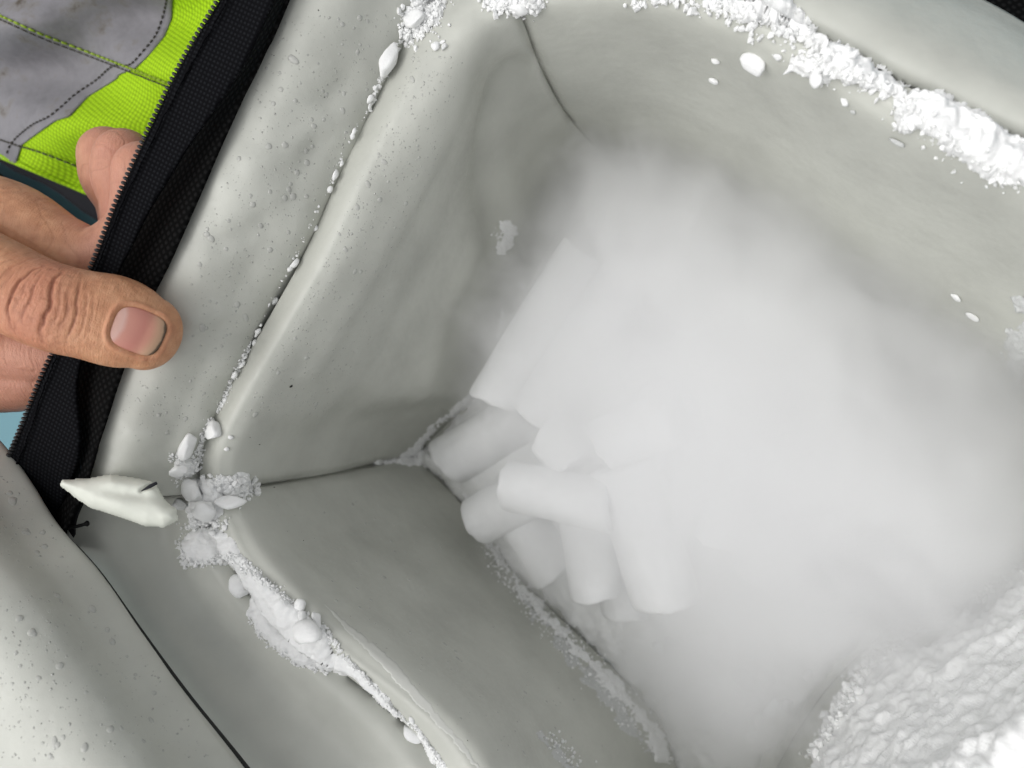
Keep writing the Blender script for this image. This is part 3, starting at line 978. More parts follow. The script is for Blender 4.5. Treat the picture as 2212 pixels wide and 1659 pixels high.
# --- crumbs
it = strewn([(880, 85), (905, 50), (925, 10), (930, -20)], [22, 42, 48, 50], 442, 2.0, 7, 301)
it += strewn([(862, 90), (835, 150), (815, 185), (797, 235)], [7, 9, 6, 5], 153, 1.8, 5, 302)
it += strewn([(797, 235), (757, 297), (720, 380), (650, 530), (590, 640), (548, 735)], 4, 68, 1.2, 3.6, 303)
it += strewn([(548, 735), (515, 790), (490, 850), (470, 890)], [5, 8, 10, 6], 187, 1.5, 4.5, 304)
grains('snow_crumbs', it, 'fine white crumbs strewn along the seam below the zipper flap', 1)
it = strewn([(455, 905), (435, 950), (428, 1000), (415, 1010)], [6, 7, 12, 16], 272, 1.5, 4.5, 305)
it += strewn([(375, 985), (395, 1010), (380, 1040)], [14, 16, 10], 102, 1.5, 4, 306)
it += strewn([(470, 1045), (510, 1055), (540, 1050)], [18, 26, 22], 255, 2.2, 8, 307, 1.4)
it += strewn([(395, 1140), (430, 1130), (490, 1125)], [14, 12, 14], 153, 1.5, 4.5, 308)
it += strewn([(385, 1165), (400, 1220), (460, 1215), (500, 1200), (560, 1245)], [10, 8, 10, 12, 14], 255, 1.5, 5, 309)
grains('snow_crumbs', it, 'white crumbs clustered at the corner of the rim', 2)
it = strewn([(545, 1235), (600, 1275), (640, 1310), (700, 1360), (745, 1420), (800, 1475)], [16, 10, 9, 9, 6, 4], 323, 1.5, 4.8, 310)
it += strewn([(535, 1330), (570, 1385), (640, 1435), (710, 1455)], 5, 119, 1.2, 3.4, 311)
it += strewn([(800, 1475), (850, 1535), (880, 1560), (905, 1580), (960, 1660)], [4, 3, 4, 6, 7], 204, 1.2, 4, 312)
grains('snow_crumbs', it, 'white crumbs scattered beside the bank on the lower seam', 3)
it = strewn([(1045, 5), (1100, 8), (1165, 5)], [16, 24, 22], 323, 2, 8, 313, 1.6)
it += strewn([(1360, 8), (1400, 2), (1470, -5)], [8, 14, 10], 68, 2, 9, 314)
grains('snow_crumbs', it, 'white crumbs spilling over the corner seam', 4)
it = strewn([(1480, 0), (1560, 20), (1660, 55), (1720, 95), (1800, 150), (1890, 190), (1950, 215)], [18, 34, 40, 40, 38, 24, 16], 380, 2.0, 10, 315, 2.6)
it += strewn([(1940, 240), (2020, 290), (2100, 350), (2200, 395)], 30, 150, 2.0, 8, 316)
grains('snow_crumbs', it, 'white crumbs fringing the snow bank on the far rim', 5)
it = strewn([(1010, 1090), (1075, 1230), (1150, 1310), (1280, 1440), (1400, 1590)], [10, 18, 26, 34, 40], 714, 1.2, 3.6, 317)
it += strewn([(1075, 510), (1100, 500)], 12, 68, 1, 3, 318)
it += strewn([(1085, 690), (1080, 720), (1125, 650)], 8, 85, 1, 3, 319)
it += strewn([(830, 1000), (890, 985), (940, 925), (1010, 860)], 7, 204, 1, 3, 320)
it += strewn([(1180, 1590), (1250, 1650)], 22, 68, 1.5, 4, 321)
grains('frost_crystals', it, 'fine frost crystals along the edge of the ice', 6, cat='frost')
it = strewn([(1750, 1640), (1830, 1500), (1900, 1400), (1960, 1370), (2080, 1300), (2200, 1220)], [18, 20, 20, 24, 24, 20], 442, 2.5, 9, 322)
grains('frost_crystals', it, 'coarse frost crystals at the ragged edge of the near wall crust', 7, cat='frost')

# --- large pale flake
def flake():
    out = [(128, 1049), (134, 1036), (190, 1033), (238, 1024), (298, 1033), (327, 1039), (339, 1048), (351, 1071), (366, 1089), (382, 1098), (384, 1125), (357, 1140), (313, 1137), (262, 1119), (196, 1098), (167, 1080), (143, 1060)]
    step = 2.5
    us, vs = np.arange(122, 392, step), np.arange(1018, 1146, step)
    U, Vv = np.meshgrid(us, vs, indexing='ij')
    P = np.stack([U, Vv], -1)
    sd = poly_sdf(P, out)
    slit = np.full(U.shape, 1e9)
    for a, b in (((304, 1060), (322, 1050)), ((322, 1050), (338, 1044))):
        slit = np.minimum(slit, seg_dist(P, np.array(a, float), np.array(b, float))[0])
    idx = -np.ones(U.shape, int)
    top, bot = [], []
    for i in range(len(us)):
        for j in range(len(vs)):
            if sd[i, j] > -step * 0.6:
                d = max(0, sd[i, j])
                z0 = 166 - 0.055 * (us[i] - 128) + 0.02 * (vs[j] - 1080)
                e = 1 - math.exp(-d / 14)
                h = 5.2 * math.sqrt(max(0, 1 - (1 - min(1, d / 34)) ** 2)) + 0.5 * math.sin(us[i] / 31) * e
                h -= 1.3 * e * math.exp(-((vs[j] - 1062 - 0.12 * (us[i] - 250)) / 13) ** 2) * min(1, max(0.15, (us[i] - 170) / 90))
                h -= 2.6 * math.exp(-(slit[i, j] / 3.2) ** 2) * (0.4 + 0.6 * min(1, max(0, (us[i] - 300) / 25)))
                idx[i, j] = len(top)
                top.append(tuple(W(us[i], vs[j], z0 + h * 0.75)))
                bot.append(tuple(W(us[i], vs[j], z0 - 1.2 - 2.2 * e)))
    n = len(top)
    Vt = np.array(top)
    Vt = Vt + np.array([[0, 0, 1]]) * (0.00025 * fbm(Vt, 250, 5, 3))[:, None]
    F = []
    from collections import Counter
    ec = Counter()
    for i in range(len(us) - 1):
        for j in range(len(vs) - 1):
            q = (idx[i, j], idx[i, j + 1], idx[i + 1, j + 1], idx[i + 1, j])
            if min(q) >= 0:
                F.append(q)
                F.append(tuple(k + n for k in q[::-1]))
                for a, b in zip(q, q[1:] + q[:1]):
                    ec[(a, b)] += 1
    for (a, b) in list(ec):
        if (b, a) not in ec:
            F.append((b, a, a + n, b + n))
    AV = np.concatenate([Vt, np.array(bot)])
    used = sorted({i for f in F for i in f}); mp_ = {o_: k for k, o_ in enumerate(used)}
    AV = AV[used]; F = [tuple(mp_[i] for i in f) for f in F]
    o = mesh_obj('dry_ice_flake', AV, F, snow_material('flake_bounce_tint', (0.78, 0.80, 0.72), 0.6, 500, 0.1))  # yellow-green bounce light off the jacket is tinted into the base colour
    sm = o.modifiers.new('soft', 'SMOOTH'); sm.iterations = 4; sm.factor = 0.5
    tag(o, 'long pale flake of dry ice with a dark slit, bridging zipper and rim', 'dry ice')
    pts = np.array([tuple(W(u, v, z)) for u, v, z in ((305, 1061, 158.9), (314, 1056, 158.6), (324, 1050.5, 158.2), (333, 1046, 157.8), (339, 1043, 157.2))])
    c = mesh_obj('slit', *tube(cr1(pts, 5), np.interp(np.arange(21), [0, 10, 20], [0.0001, 0.00055, 0.0004]), 8, 0.6), simple('slit_shade', (0.02, 0.02, 0.025), 0.9), o)  # dark sliver sunk in the groove, colouring in the shade of the crack
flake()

# ------------------------------------------------------------------ water droplets
m, nt, b = material('water')
b.inputs['Base Color'].default_value = (0.58, 0.585, 0.55, 1)
b.inputs['Roughness'].default_value = 0.07
b.inputs['IOR'].default_value = 1.33
b.inputs['Transmission Weight'].default_value = 0.25
b.inputs['Specular IOR Level'].default_value = 0.6
WATER = m
drop_me = []
for k in range(5):
    V, F = ICO3
    V = V * (1 + 0.16 * fbm(V, 1.0, 900 + k, 2)[:, None])
    V = V.copy(); V[:, 2] = np.where(V[:, 2] < 0, V[:, 2] * 0.15, V[:, 2] * 0.55)
    me = bpy.data.meshes.new('water_droplet')
    me.from_pydata([tuple(v) for v in V], [], F)
    me.polygons.foreach_set('use_smooth', [True] * len(me.polygons))
    me.materials.append(WATER)
    drop_me.append(me)
drs = np.random.RandomState(55)
def droplet(u, v, r, asp, ang, label, group):
    l, n = hit(u, v)
    if l is None:
        return
    k = depth_of(l) / FPX
    X = W(u + math.cos(ang) * 10, v + math.sin(ang) * 10, l.z * 1000) - l
    X = (X - n * X.dot(n)).normalized()
    M = Matrix((X, n.cross(X), n)).transposed()
    o = bpy.data.objects.new('water_droplet', drop_me[drs.randint(5)])
    COL.objects.link(o)
    o.location = l
    o.rotation_euler = M.to_euler()
    o.scale = (r * k * asp * 0.85, r * k * 0.85, r * k * 0.55)
    tag(o, label, 'droplet', group)

def droplet_field(poly, count, rlo, rhi, label, group, seed, power=3, mind=6):
    rs = np.random.RandomState(seed)
    pa = np.array(poly)
    done, t = [], 0
    while len(done) < count and t < count * 40:
        t += 1
        p = rs.uniform(pa.min(0), pa.max(0))
        if poly_sdf(p[None], poly)[0] < 3 or any((p[0] - a) ** 2 + (p[1] - b) ** 2 < mind ** 2 for a, b in done):
            continue
        done.append(tuple(p))
        r = rlo + (rhi - rlo) * rs.uniform() ** power
        asp = 1 + max(0, rs.normal() * 0.35)
        droplet(p[0], p[1], r, asp, rs.normal() * 0.5 + 1.3, label, group)

FA = [(610, 40), (860, 20), (800, 200), (700, 420), (600, 610), (500, 830), (430, 940), (260, 960), (270, 830), (420, 780), (400, 640), (440, 480), (530, 250)]
droplet_field(FA, 105, 3.0, 9.5, 'clear water droplet beaded on the flap beside the zipper', 'droplets on the zipper flap', 1)
SH = [(900, 100), (1000, 130), (960, 330), (880, 520), (800, 760), (700, 900), (520, 900), (600, 760), (720, 520), (820, 280)]
droplet_field(SH, 60, 2.6, 7.5, 'small water droplet beaded on the padded wall inside the seam', 'droplets on the padded wall', 2)
droplet_field([(0, 1030), (60, 1090), (160, 1230), (300, 1420), (440, 1600), (470, 1655), (0, 1655)], 60, 3, 9.5, 'water droplet on the curled lid flap', 'droplets on the lid flap', 3, 2)
droplet_field([(640, 1080), (850, 1060), (1000, 1250), (1150, 1450), (1300, 1640), (1060, 1640), (820, 1400), (600, 1180)], 30, 2.5, 6, 'water droplet low on the lower wall', 'droplets on the lower wall', 4, 2)
# fine mist of beads
def mist(poly, count, seed, lo=0.9, hi=2.6):
    rs = np.random.RandomState(seed); pa = np.array(poly); out = []
    while len(out) < count:
        p = rs.uniform(pa.min(0), pa.max(0), (400, 2))
        ok = poly_sdf(p, poly) > 0
        out += [(a, b, lo + (hi - lo) * rs.uniform() ** 3) for a, b in p[ok]]
    return out[:count]
grains('condensation_beads', mist(FA, 900, 11) + mist(SH, 1000, 12), 'fine beads of condensation misting the grey lining near the zipper', 12, WATER, 'condensation', flat=True)
grains('condensation_beads', mist([(0, 1000), (60, 1060), (200, 1260), (470, 1640), (0, 1640)], 420, 13, 1.2, 3.4), 'fine beads of condensation misting the curled lid flap', 13, WATER, 'condensation', flat=True)
grains('condensation_beads', mist([(560, 1080), (850, 1020), (1250, 1500), (1350, 1640), (1060, 1640), (700, 1280)], 260, 14, 0.9, 3.0), 'fine beads of condensation on the lower wall', 14, WATER, 'condensation', flat=True)
# dirt specks
sp = [(672, 305), (842, 470), (845, 535), (1052, 905), (560, 960), (655, 1168), (1075, 1040), (592, 1053), (1225, 905), (1300, 850), (540, 945), (768, 1085), (1010, 1600), (725, 1690), (700, 210), (592, 120), (688, 22), (640, 110)]
grains('dirt_specks', [(u, v, 1.3) for u, v in sp] + [(628, 834, 3.2)], 'tiny black specks of dirt on the grey lining', 15, BLACK, 'dirt')

# ------------------------------------------------------------------ the person: hand, jacket, trousers
person = tag(empty('person', WD(-250, 620, 235)), 'person in yellow hi-vis jacket gripping the zipper edge between thumb and fingers', 'person')

def path(pts, n=10):
    P = np.array([tuple(WD(u, v, w)) for u, v, w, *_ in pts])
    A = np.array([[p[3], p[4] if len(p) > 4 else p[3]] for p in pts], float) * 0.001
    return cr1(P, n), cr1(A, n)

def limb(pts, n=10, seg=28, power=2.0, capn=8, up=None):
    """tapered limb with round ends"""
    C, A = path(pts, n)
    T0 = C[0] - C[1]; T0 /= np.linalg.norm(T0)
    T1 = C[-1] - C[-2]; T1 /= np.linalg.norm(T1)
    pre, pra, post, poa = [], [], [], []
    for k in range(1, capn + 1):
        a = k / capn * math.pi / 2 * 0.985
        f, c = math.sin(a), math.cos(a)
        post.append(C[-1] + T1 * f * A[-1].mean()); poa.append(A[-1] * c)
        pre.insert(0, C[0] + T0 * f * A[0].mean()); pra.insert(0, A[0] * c)
    return tube(np.concatenate([pre, C, post]), np.concatenate([pra, A, poa]), seg, up=up, power=power)

THUMB = [(-150, 548, 212, 14, 12), (-60, 585, 207, 12.6, 10.5), (0, 611, 204, 11.8, 9.7), (75, 648, 202, 11.6, 9.3), (130, 668, 201.5, 11.7, 9.4), (185, 680, 202.5, 11.7, 8.8),
         (240, 692, 204, 12.2, 8.4), (285, 707, 205.5, 11.6, 7.9), (318, 720, 207, 10.2, 7.2)]
limbs = [limb(THUMB, 14, 40, 2.25, 10),
         limb([(-200, 470, 236, 15), (-90, 455, 233, 13), (30, 478, 229, 11.5), (130, 540, 226, 10.6), (215, 560, 225, 9.6), (290, 500, 224, 8.6), (308, 430, 224, 8.6), (310, 372, 224, 8.7)]),
         limb([(60, 560, 240, 10), (180, 560, 238, 9.5), (262, 520, 236, 8.0), (276, 448, 236, 8.0), (268, 385, 236, 9.4), (270, 345, 236, 9.3)]),
         limb([(60, 590, 252, 10), (180, 580, 250, 9), (255, 520, 248, 7.2), (262, 450, 249, 7.4), (240, 385, 249, 9.2), (234, 338, 250, 9.4)]),
         limb([(-260, 720, 236, 16), (-120, 745, 232, 14), (10, 755, 229, 12.0), (100, 760, 228, 10.5), (160, 755, 228, 9)]),
         limb([(-260, 800, 240, 16), (-120, 812, 236, 12.5), (0, 816, 232, 10.7), (70, 815, 231, 9.8), (140, 800, 231, 8)]),
         limb([(-420, 610, 240, 30, 20), (-300, 620, 238, 32, 18), (-190, 640, 238, 30, 15), (-110, 650, 238, 20, 10)], 8, 36, 2.3)]
Vh, Fh, base = [], [], 0
for V, F in limbs:
    Vh.append(V); Fh += [tuple(base + i for i in f) for f in F]; base += len(V)
tmp = mesh_obj('hand_rough', np.concatenate(Vh), Fh, None)
r = tmp.modifiers.new('r', 'REMESH'); r.mode = 'VOXEL'; r.voxel_size = 0.00036
s = tmp.modifiers.new('s', 'SMOOTH'); s.iterations = 8; s.factor = 0.5
dg = bpy.context.evaluated_depsgraph_get()
hme = bpy.data.meshes.new_from_object(tmp.evaluated_get(dg))
bpy.data.objects.remove(tmp)
hme.name = 'hand'
nv = len(hme.vertices)
HV = np.empty(nv * 3); hme.vertices.foreach_get('co', HV); HV = HV.reshape(-1, 3)
HN = np.empty(nv * 3); hme.vertices.foreach_get('normal', HN); HN = HN.reshape(-1, 3)
# thumb coordinates: s along the axis (mm), b across, n towards the back of the thumb
TC, TA = path(THUMB, 14)
tcum = np.concatenate([[0], np.cumsum(np.linalg.norm(np.diff(TC, axis=0), axis=1))]) * 1000
TT = np.gradient(TC, axis=0); TT /= np.linalg.norm(TT, axis=1, keepdims=True)
TN = np.array(CAM) - TC; TN -= TT * np.einsum('ij,ij->i', TN, TT)[:, None]; TN /= np.linalg.norm(TN, axis=1, keepdims=True)
TB = np.cross(TT, TN)
def thumb_coords(P):
    best = np.full(len(P), 1e9); bi = np.zeros(len(P), int)
    for i in range(len(TC)):
        d = ((P - TC[i]) ** 2).sum(1)
        mk = d < best
        best[mk] = d[mk]; bi[mk] = i
    rel = P - TC[bi]
    s_ = tcum[bi] + np.einsum('ij,ij->i', rel, TT[bi]) * 1000
    return s_, np.einsum('ij,ij->i', rel, TB[bi]) * 1000, np.einsum('ij,ij->i', rel, TN[bi]) * 1000
def s_at(u, v):
    p = np.array([tuple(WD(u, v, 203))])
    return thumb_coords(p)[0][0]
hs_, hb_, hn_ = thumb_coords(HV)
near = np.sqrt(hb_ ** 2 + hn_ ** 2) < 16
dors = np.clip((hn_ - 0.5) / 3.5, 0, 1) * near
disp = np.zeros(nv)
side = np.clip(1 - (np.abs(hb_) / 11.0) ** 4, 0, 1)
CREASES = [(-8, 0.12, 0.35, 9, 0.02), (14, 0.16, 0.35, 8, 0.02), (32, 0.14, 0.35, 8, 0.022), (50, 0.20, 0.38, 9, 0.025), (66, 0.12, 0.35, 7, 0.02), (88, 0.55, 0.36, 8.5, 0.03), (104, 0.16, 0.35, 5, 0.0), (120, 0.32, 0.32, 6, 0.0),
           (146, 0.58, 0.36, 8.5, -0.006), (160, 0.14, 0.3, 6, -0.012), (172, 0.20, 0.38, 7, -0.012), (190, 0.34, 0.32, 8, -0.016), (205, 0.16, 0.35, 7, -0.02), (218, 0.12, 0.35, 7, -0.024)]
p3 = np.stack([hs_, hb_, hn_], -1)
wob = 0.8 * fbm(p3, 0.22, 61, 2)
for (u, dep, sig, hw, curv) in CREASES:
    s0 = s_at(u, 652 + 0.24 * (u - 90))
    x = hs_ - (s0 + curv * hb_ ** 2 + wob)
    win = np.exp(-(np.abs(hb_ + 0.6 * math.sin(u)) / hw) ** 4)
    disp -= dep * np.exp(-(x / sig) ** 2) * win * dors
    disp += 0.10 * dep * np.exp(-(x / (sig * 3.0)) ** 2) * win * dors
disp += 0.06 * vnoise(p3, 0.9, 63) * dors
# finer criss-cross lines over the knuckle
kn = np.exp(-((hs_ - s_at(118, 658)) / 9.0) ** 2)
disp -= 0.10 * np.clip(1 - np.abs(vnoise(p3 * np.array([1, .35, .35]), 1.1, 65)) * 5, 0, 1) * dors * (0.3 + kn)
# nail bed and folds
sN0, sN1 = s_at(250, 714), s_at(350, 739)
sc_, sl_ = (sN0 + sN1) / 2, (sN1 - sN0) / 2
bc_ = 0.3
NW = 5.6
def nail_d(s_, b_):                 # <1 inside the nail outline
    x, y = (s_ - sc_) / sl_, (b_ - bc_) / NW
    return (np.abs(x) ** 3.2 + np.abs(y) ** 3.2) ** (1 / 3.2)
nd = nail_d(hs_, hb_)
inn = dors * (hn_ > 2)
disp -= inn * 0.75 * np.clip((1.04 - nd) / 0.10, 0, 1)
disp += inn * 0.55 * np.exp(-((nd - 1.17) / 0.10) ** 2) * np.where(hs_ > sc_ + sl_ * 0.7, 0.5, 1.0)
# palm and finger skin folds
far = ~near
fold = np.clip(1 - np.abs(vnoise(HV, 150, 71)) * 12, 0, 1)
disp -= np.where(far, 0.10 * fold + 0.05 * np.abs(vnoise(HV, 600, 72)), 0)
HV2 = HV + HN * (disp * 0.001)[:, None]
hme.vertices.foreach_set('co', HV2.ravel())
hme.polygons.foreach_set('use_smooth', np.ones(len(hme.polygons), bool))
rel_ = (HV - np.array(CAM)) @ np.array(RM)
hu_ = CX + FPX * rel_[:, 0] / -rel_[:, 2]
hv_ = CY - FPX * rel_[:, 1] / -rel_[:, 2]
reg = np.where(hv_ < 660, np.clip((hu_ - 110) / 90, 0.05, 1), 1.0)
pink = np.clip(np.where(near, np.clip(-hn_ / 6, 0, 1), 1.0), 0, 1) * reg
pink = np.clip(pink * (0.85 + 0.3 * fbm(HV, 120, 73, 3)), 0, 1)
red = np.clip(kn * dors * 0.9 + 0.35 * np.exp(-((nd - 1.15) / 0.12) ** 2) * inn, 0, 1)
ca = hme.attributes.new('skin', 'FLOAT_COLOR', 'POINT')
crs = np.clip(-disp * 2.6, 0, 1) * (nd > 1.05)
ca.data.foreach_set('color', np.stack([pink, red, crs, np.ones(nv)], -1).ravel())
ta = hme.attributes.new('tcoord', 'FLOAT_VECTOR', 'POINT')
tco = np.where(near[:, None], p3, HV * 1000)
ta.data.foreach_set('vector', tco.ravel())
hme.update()

m, nt, b = material('skin')
c = coords(nt)
at = node(nt, 'ShaderNodeAttribute'); at.attribute_name = 'skin'
sep = nt.nodes.new('ShaderNodeSeparateColor'); nt.links.new(at.outputs['Color'], sep.inputs[0])
n1 = noise(nt, c, 220, 4, 0.6)
basec = ramp(nt, n1, [(0.25, (0.44, 0.20, 0.105)), (0.5, (0.565, 0.282, 0.155)), (0.78, (0.66, 0.365, 0.215))])
def mix(fac, a, col, amt=1.0):
    mx = nt.nodes.new('ShaderNodeMix'); mx.data_type = 'RGBA'
    mm = node(nt, 'ShaderNodeMath', operation='MULTIPLY'); mm.inputs[1].default_value = amt
    nt.links.new(fac, mm.inputs[0]); nt.links.new(mm.outputs[0], mx.inputs['Factor'])
    nt.links.new(a, mx.inputs['A']); mx.inputs['B'].default_value = (*col, 1)
    return mx.outputs['Result']
x = mix(sep.outputs[0], basec, (0.54, 0.255, 0.19), 0.8)
x = mix(sep.outputs[1], x, (0.46, 0.18, 0.115), 0.7)
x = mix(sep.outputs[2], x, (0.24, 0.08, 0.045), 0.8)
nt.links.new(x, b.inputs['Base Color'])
b.inputs['Roughness'].default_value = 0.48
b.inputs['Specular IOR Level'].default_value = 0.35
b.inputs['Subsurface Weight'].default_value = 0.12
b.inputs['Subsurface Radius'].default_value = (1.0, 0.35, 0.2)
b.inputs['Subsurface Scale'].default_value = 0.003
vo = node(nt, 'ShaderNodeTexVoronoi', Scale=1500); vo.feature = 'DISTANCE_TO_EDGE'
nt.links.new(c, vo.inputs['Vector'])
tcn = node(nt, 'ShaderNodeAttribute'); tcn.attribute_name = 'tcoord'
tmap = node(nt, 'ShaderNodeMapping'); tmap.inputs['Scale'].default_value = (1.5, 0.22, 0.22)
nt.links.new(tcn.outputs['Vector'], tmap.inputs['Vector'])
tno = node(nt, 'ShaderNodeTexNoise', Scale=1.0, Detail=4.0, Roughness=0.65, Distortion=0.5)
nt.links.new(tmap.outputs[0], tno.inputs['Vector'])
p0 = bump(nt, b, tno.outputs['Fac'], 0.55, 0.0005)
p = bump(nt, b, vo.outputs['Distance'], 0.25, 0.0004, p0)
bump(nt, b, noise(nt, c, 900, 3), 0.25, 0.0003, p)
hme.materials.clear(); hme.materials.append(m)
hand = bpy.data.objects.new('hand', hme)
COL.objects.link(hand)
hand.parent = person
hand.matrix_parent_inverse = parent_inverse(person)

# thumbnail
ns, nb = 40, 40
NV, NF, NUV = [], [], []
def thumb_surf(s_, b_):
    i = int(np.argmin(np.abs(tcum - s_)))
    i = min(i, len(TC) - 1)
    ex = s_ - tcum[i]
    a, bb = TA[i] * 1000
    if i == len(TC) - 1 and ex > 0:
        f = math.sqrt(max(0.05, 1 - (ex / TA[-1].mean() / 1000) ** 2)); a *= f; bb *= f
    yy = min(0.97, abs(b_) / a)
    n_ = bb * (1 - yy ** 2.25) ** (1 / 2.25)
    return TC[i] + TT[i] * (ex * 0.001) + TB[i] * (b_ * 0.001), TN[i], n_
HB = BVHTree.FromPolygons([tuple(v) for v in HV], [tuple(p.vertices) for p in hme.polygons])
for i in range(ns + 1):
    for j in range(nb + 1):
        x, y = -1 + 2 * i / ns, -1 + 2 * j / nb
        rr = max(abs(x), abs(y)); q = (abs(x) ** 3.2 + abs(y) ** 3.2) ** (1 / 3.2)
        k = rr / q if q > 1e-6 else 1
        X_, Y_ = x * k, y * k
        P_, N_, n_ = thumb_surf(sc_ + X_ * sl_ * 0.985, bc_ + Y_ * NW * 0.985)
        src = P_ + N_ * 0.02
        loc_, _, _, _ = HB.ray_cast(Vector(src), Vector(-N_))
        base_ = np.array(loc_) if loc_ is not None else P_ + N_ * (n_ * 0.001)
        q_ = max(abs(X_), abs(Y_))
        NV.append(base_ + N_ * (0.10 - 0.45 * abs(Y_) ** 5 - (0.5 if X_ < 0 else 0.15) * abs(X_) ** 5) * 0.001); NUV.append((X_ * .5 + .5, Y_ * .5 + .5))
for i in range(ns):
    for j in range(nb):
        NF.append((i * (nb + 1) + j, (i + 1) * (nb + 1) + j, (i + 1) * (nb + 1) + j + 1, i * (nb + 1) + j + 1))
m, nt, b = material('nail')
nail = mesh_obj('thumbnail', NV, NF, m, None)
nail.parent = hand
nail.matrix_parent_inverse = Matrix.Identity(4)
uvl = nail.data.uv_layers.new(name='nail')
for lp in nail.data.loops:
    uvl.data[lp.index].uv = NUV[lp.vertex_index]
so = nail.modifiers.new('t', 'SOLIDIFY'); so.thickness = 0.0004; so.offset = 0
uvn = nt.nodes.new('ShaderNodeUVMap')
sx = nt.nodes.new('ShaderNodeSeparateXYZ'); nt.links.new(uvn.outputs[0], sx.inputs[0])
y2 = node(nt, 'ShaderNodeMath', operation='SUBTRACT'); nt.links.new(sx.outputs['Y'], y2.inputs[0]); y2.inputs[1].default_value = 0.5
y3 = node(nt, 'ShaderNodeMath', operation='MULTIPLY'); nt.links.new(y2.outputs[0], y3.inputs[0]); nt.links.new(y2.outputs[0], y3.inputs[1])
y4 = node(nt, 'ShaderNodeMath', operation='MULTIPLY_ADD'); nt.links.new(y3.outputs[0], y4.inputs[0]); y4.inputs[1].default_value = 0.55
nt.links.new(sx.outputs['X'], y4.inputs[2])
nz = noise(nt, coords(nt), 500, 3)
y5 = node(nt, 'ShaderNodeMath', operation='MULTIPLY_ADD'); nt.links.new(nz, y5.inputs[0]); y5.inputs[1].default_value = 0.05
nt.links.new(y4.outputs[0], y5.inputs[2])
nt.links.new(ramp(nt, y5.outputs[0], [(0.0, (0.54, 0.31, 0.25)), (0.20, (0.60, 0.38, 0.33)), (0.29, (0.57, 0.27, 0.215)), (0.55, (0.55, 0.23, 0.185)), (0.74, (0.56, 0.27, 0.20)), (0.88, (0.54, 0.33, 0.22)), (0.97, (0.46, 0.30, 0.20)), (1.0, (0.13, 0.09, 0.06))]), b.inputs['Base Color'])
b.inputs['Roughness'].default_value = 0.42
b.inputs['Specular IOR Level'].default_value = 0.3
bump(nt, b, noise(nt, coords(nt), 900, 3), 0.15, 0.0003)

# jacket
def jz(u, v):
    return 88 - 0.05 * (v - 200) + 6.0 * math.sin(0.020 * (v + 0.5 * u) + 0.5) + 3.2 * math.sin(0.035 * (v - 0.25 * u)) + 1.5 * math.sin(0.016 * u + 1)
def jacket_pt(u, v, off=0.0):
    return W(u, v, jz(u, v) + off)
def fabric_grid(name, left, right, vlist, nu, mat, parent, off, thick, extra=None):
    V, F = [], []
    for v in vlist:
        l, r_ = left(v), right(v)
        for k in range(nu + 1):
            u = l + (r_ - l) * k / nu
            vv = v + (extra(u) if extra else 0)
            V.append(jacket_pt(u, vv, off))
    for i in range(len(vlist) - 1):
        for k in range(nu):
            F.append((i * (nu + 1) + k, (i + 1) * (nu + 1) + k, (i + 1) * (nu + 1) + k + 1, i * (nu + 1) + k + 1))
    o = mesh_obj(name, V, F, mat, parent)
    so = o.modifiers.new('t', 'SOLIDIFY'); so.thickness = thick * 0.001; so.offset = -1
    return o

m, nt, b = material('hi_vis_knit')
c = coords(nt)
mp = node(nt, 'ShaderNodeMapping'); mp.inputs['Rotation'].default_value = (0, 0, 0.6)
nt.links.new(c, mp.inputs['Vector'])
w1 = node(nt, 'ShaderNodeTexVoronoi', voronoi_dimensions='2D', Scale=620.0, Randomness=0.12)
nt.links.new(mp.outputs[0], w1.inputs['Vector'])
nt.links.new(ramp(nt, w1.outputs['Distance'], [(0.15, (0.40, 0.66, 0.012)), (0.62, (0.20, 0.34, 0.006))]), b.inputs['Base Color'])
b.inputs['Roughness'].default_value = 0.8
b.inputs['Specular IOR Level'].default_value = 0.15
inv = node(nt, 'ShaderNodeMath', operation='SUBTRACT'); inv.inputs[0].default_value = 1.0
nt.links.new(w1.outputs['Distance'], inv.inputs[1])
bump(nt, b, inv.outputs[0], 0.6, 0.0005)
HIVIS = m
m, nt, b = material('reflective_strip')
c = coords(nt)
n1 = noise(nt, c, 40, 5, 0.6)
n2 = noise(nt, c, 130, 4, 0.7)
st = node(nt, 'ShaderNodeMath', operation='MULTIPLY'); nt.links.new(n1, st.inputs[0]); nt.links.new(n2, st.inputs[1])
nt.links.new(ramp(nt, st.outputs[0], [(0.12, (0.185, 0.181, 0.192)), (0.26, (0.225, 0.22, 0.235)), (0.33, (0.20, 0.19, 0.185)), (0.40, (0.095, 0.08, 0.066))]), b.inputs['Base Color'])
b.inputs['Roughness'].default_value = 0.8
b.inputs['Specular IOR Level'].default_value = 0.15
pp = bump(nt, b, noise(nt, c, 1800, 2), 0.3, 0.0003)
bump(nt, b, noise(nt, c, 55, 3), 0.35, 0.004, pp)
REFL = m

def interp_line(pts):
    vs = [p[1] for p in pts]; us = [p[0] for p in pts]
    return lambda v: float(np.interp(v, vs, us))
JB = [(395, -120), (380, -40), (372, 0), (369, 39), (354, 77), (324, 113), (289, 149), (256, 160), (250, 170), (190, 206), (149, 250), (119, 259), (86, 283), (45, 313), (35, 345), (25, 400)]
bound = interp_line(JB)
hem = lambda u: 338 + 0.42 * u
jacket = fabric_grid('jacket', lambda v: -160, lambda v: 620, np.linspace(-200, 0, 60), 110, HIVIS, person, 0, 1.0, None)
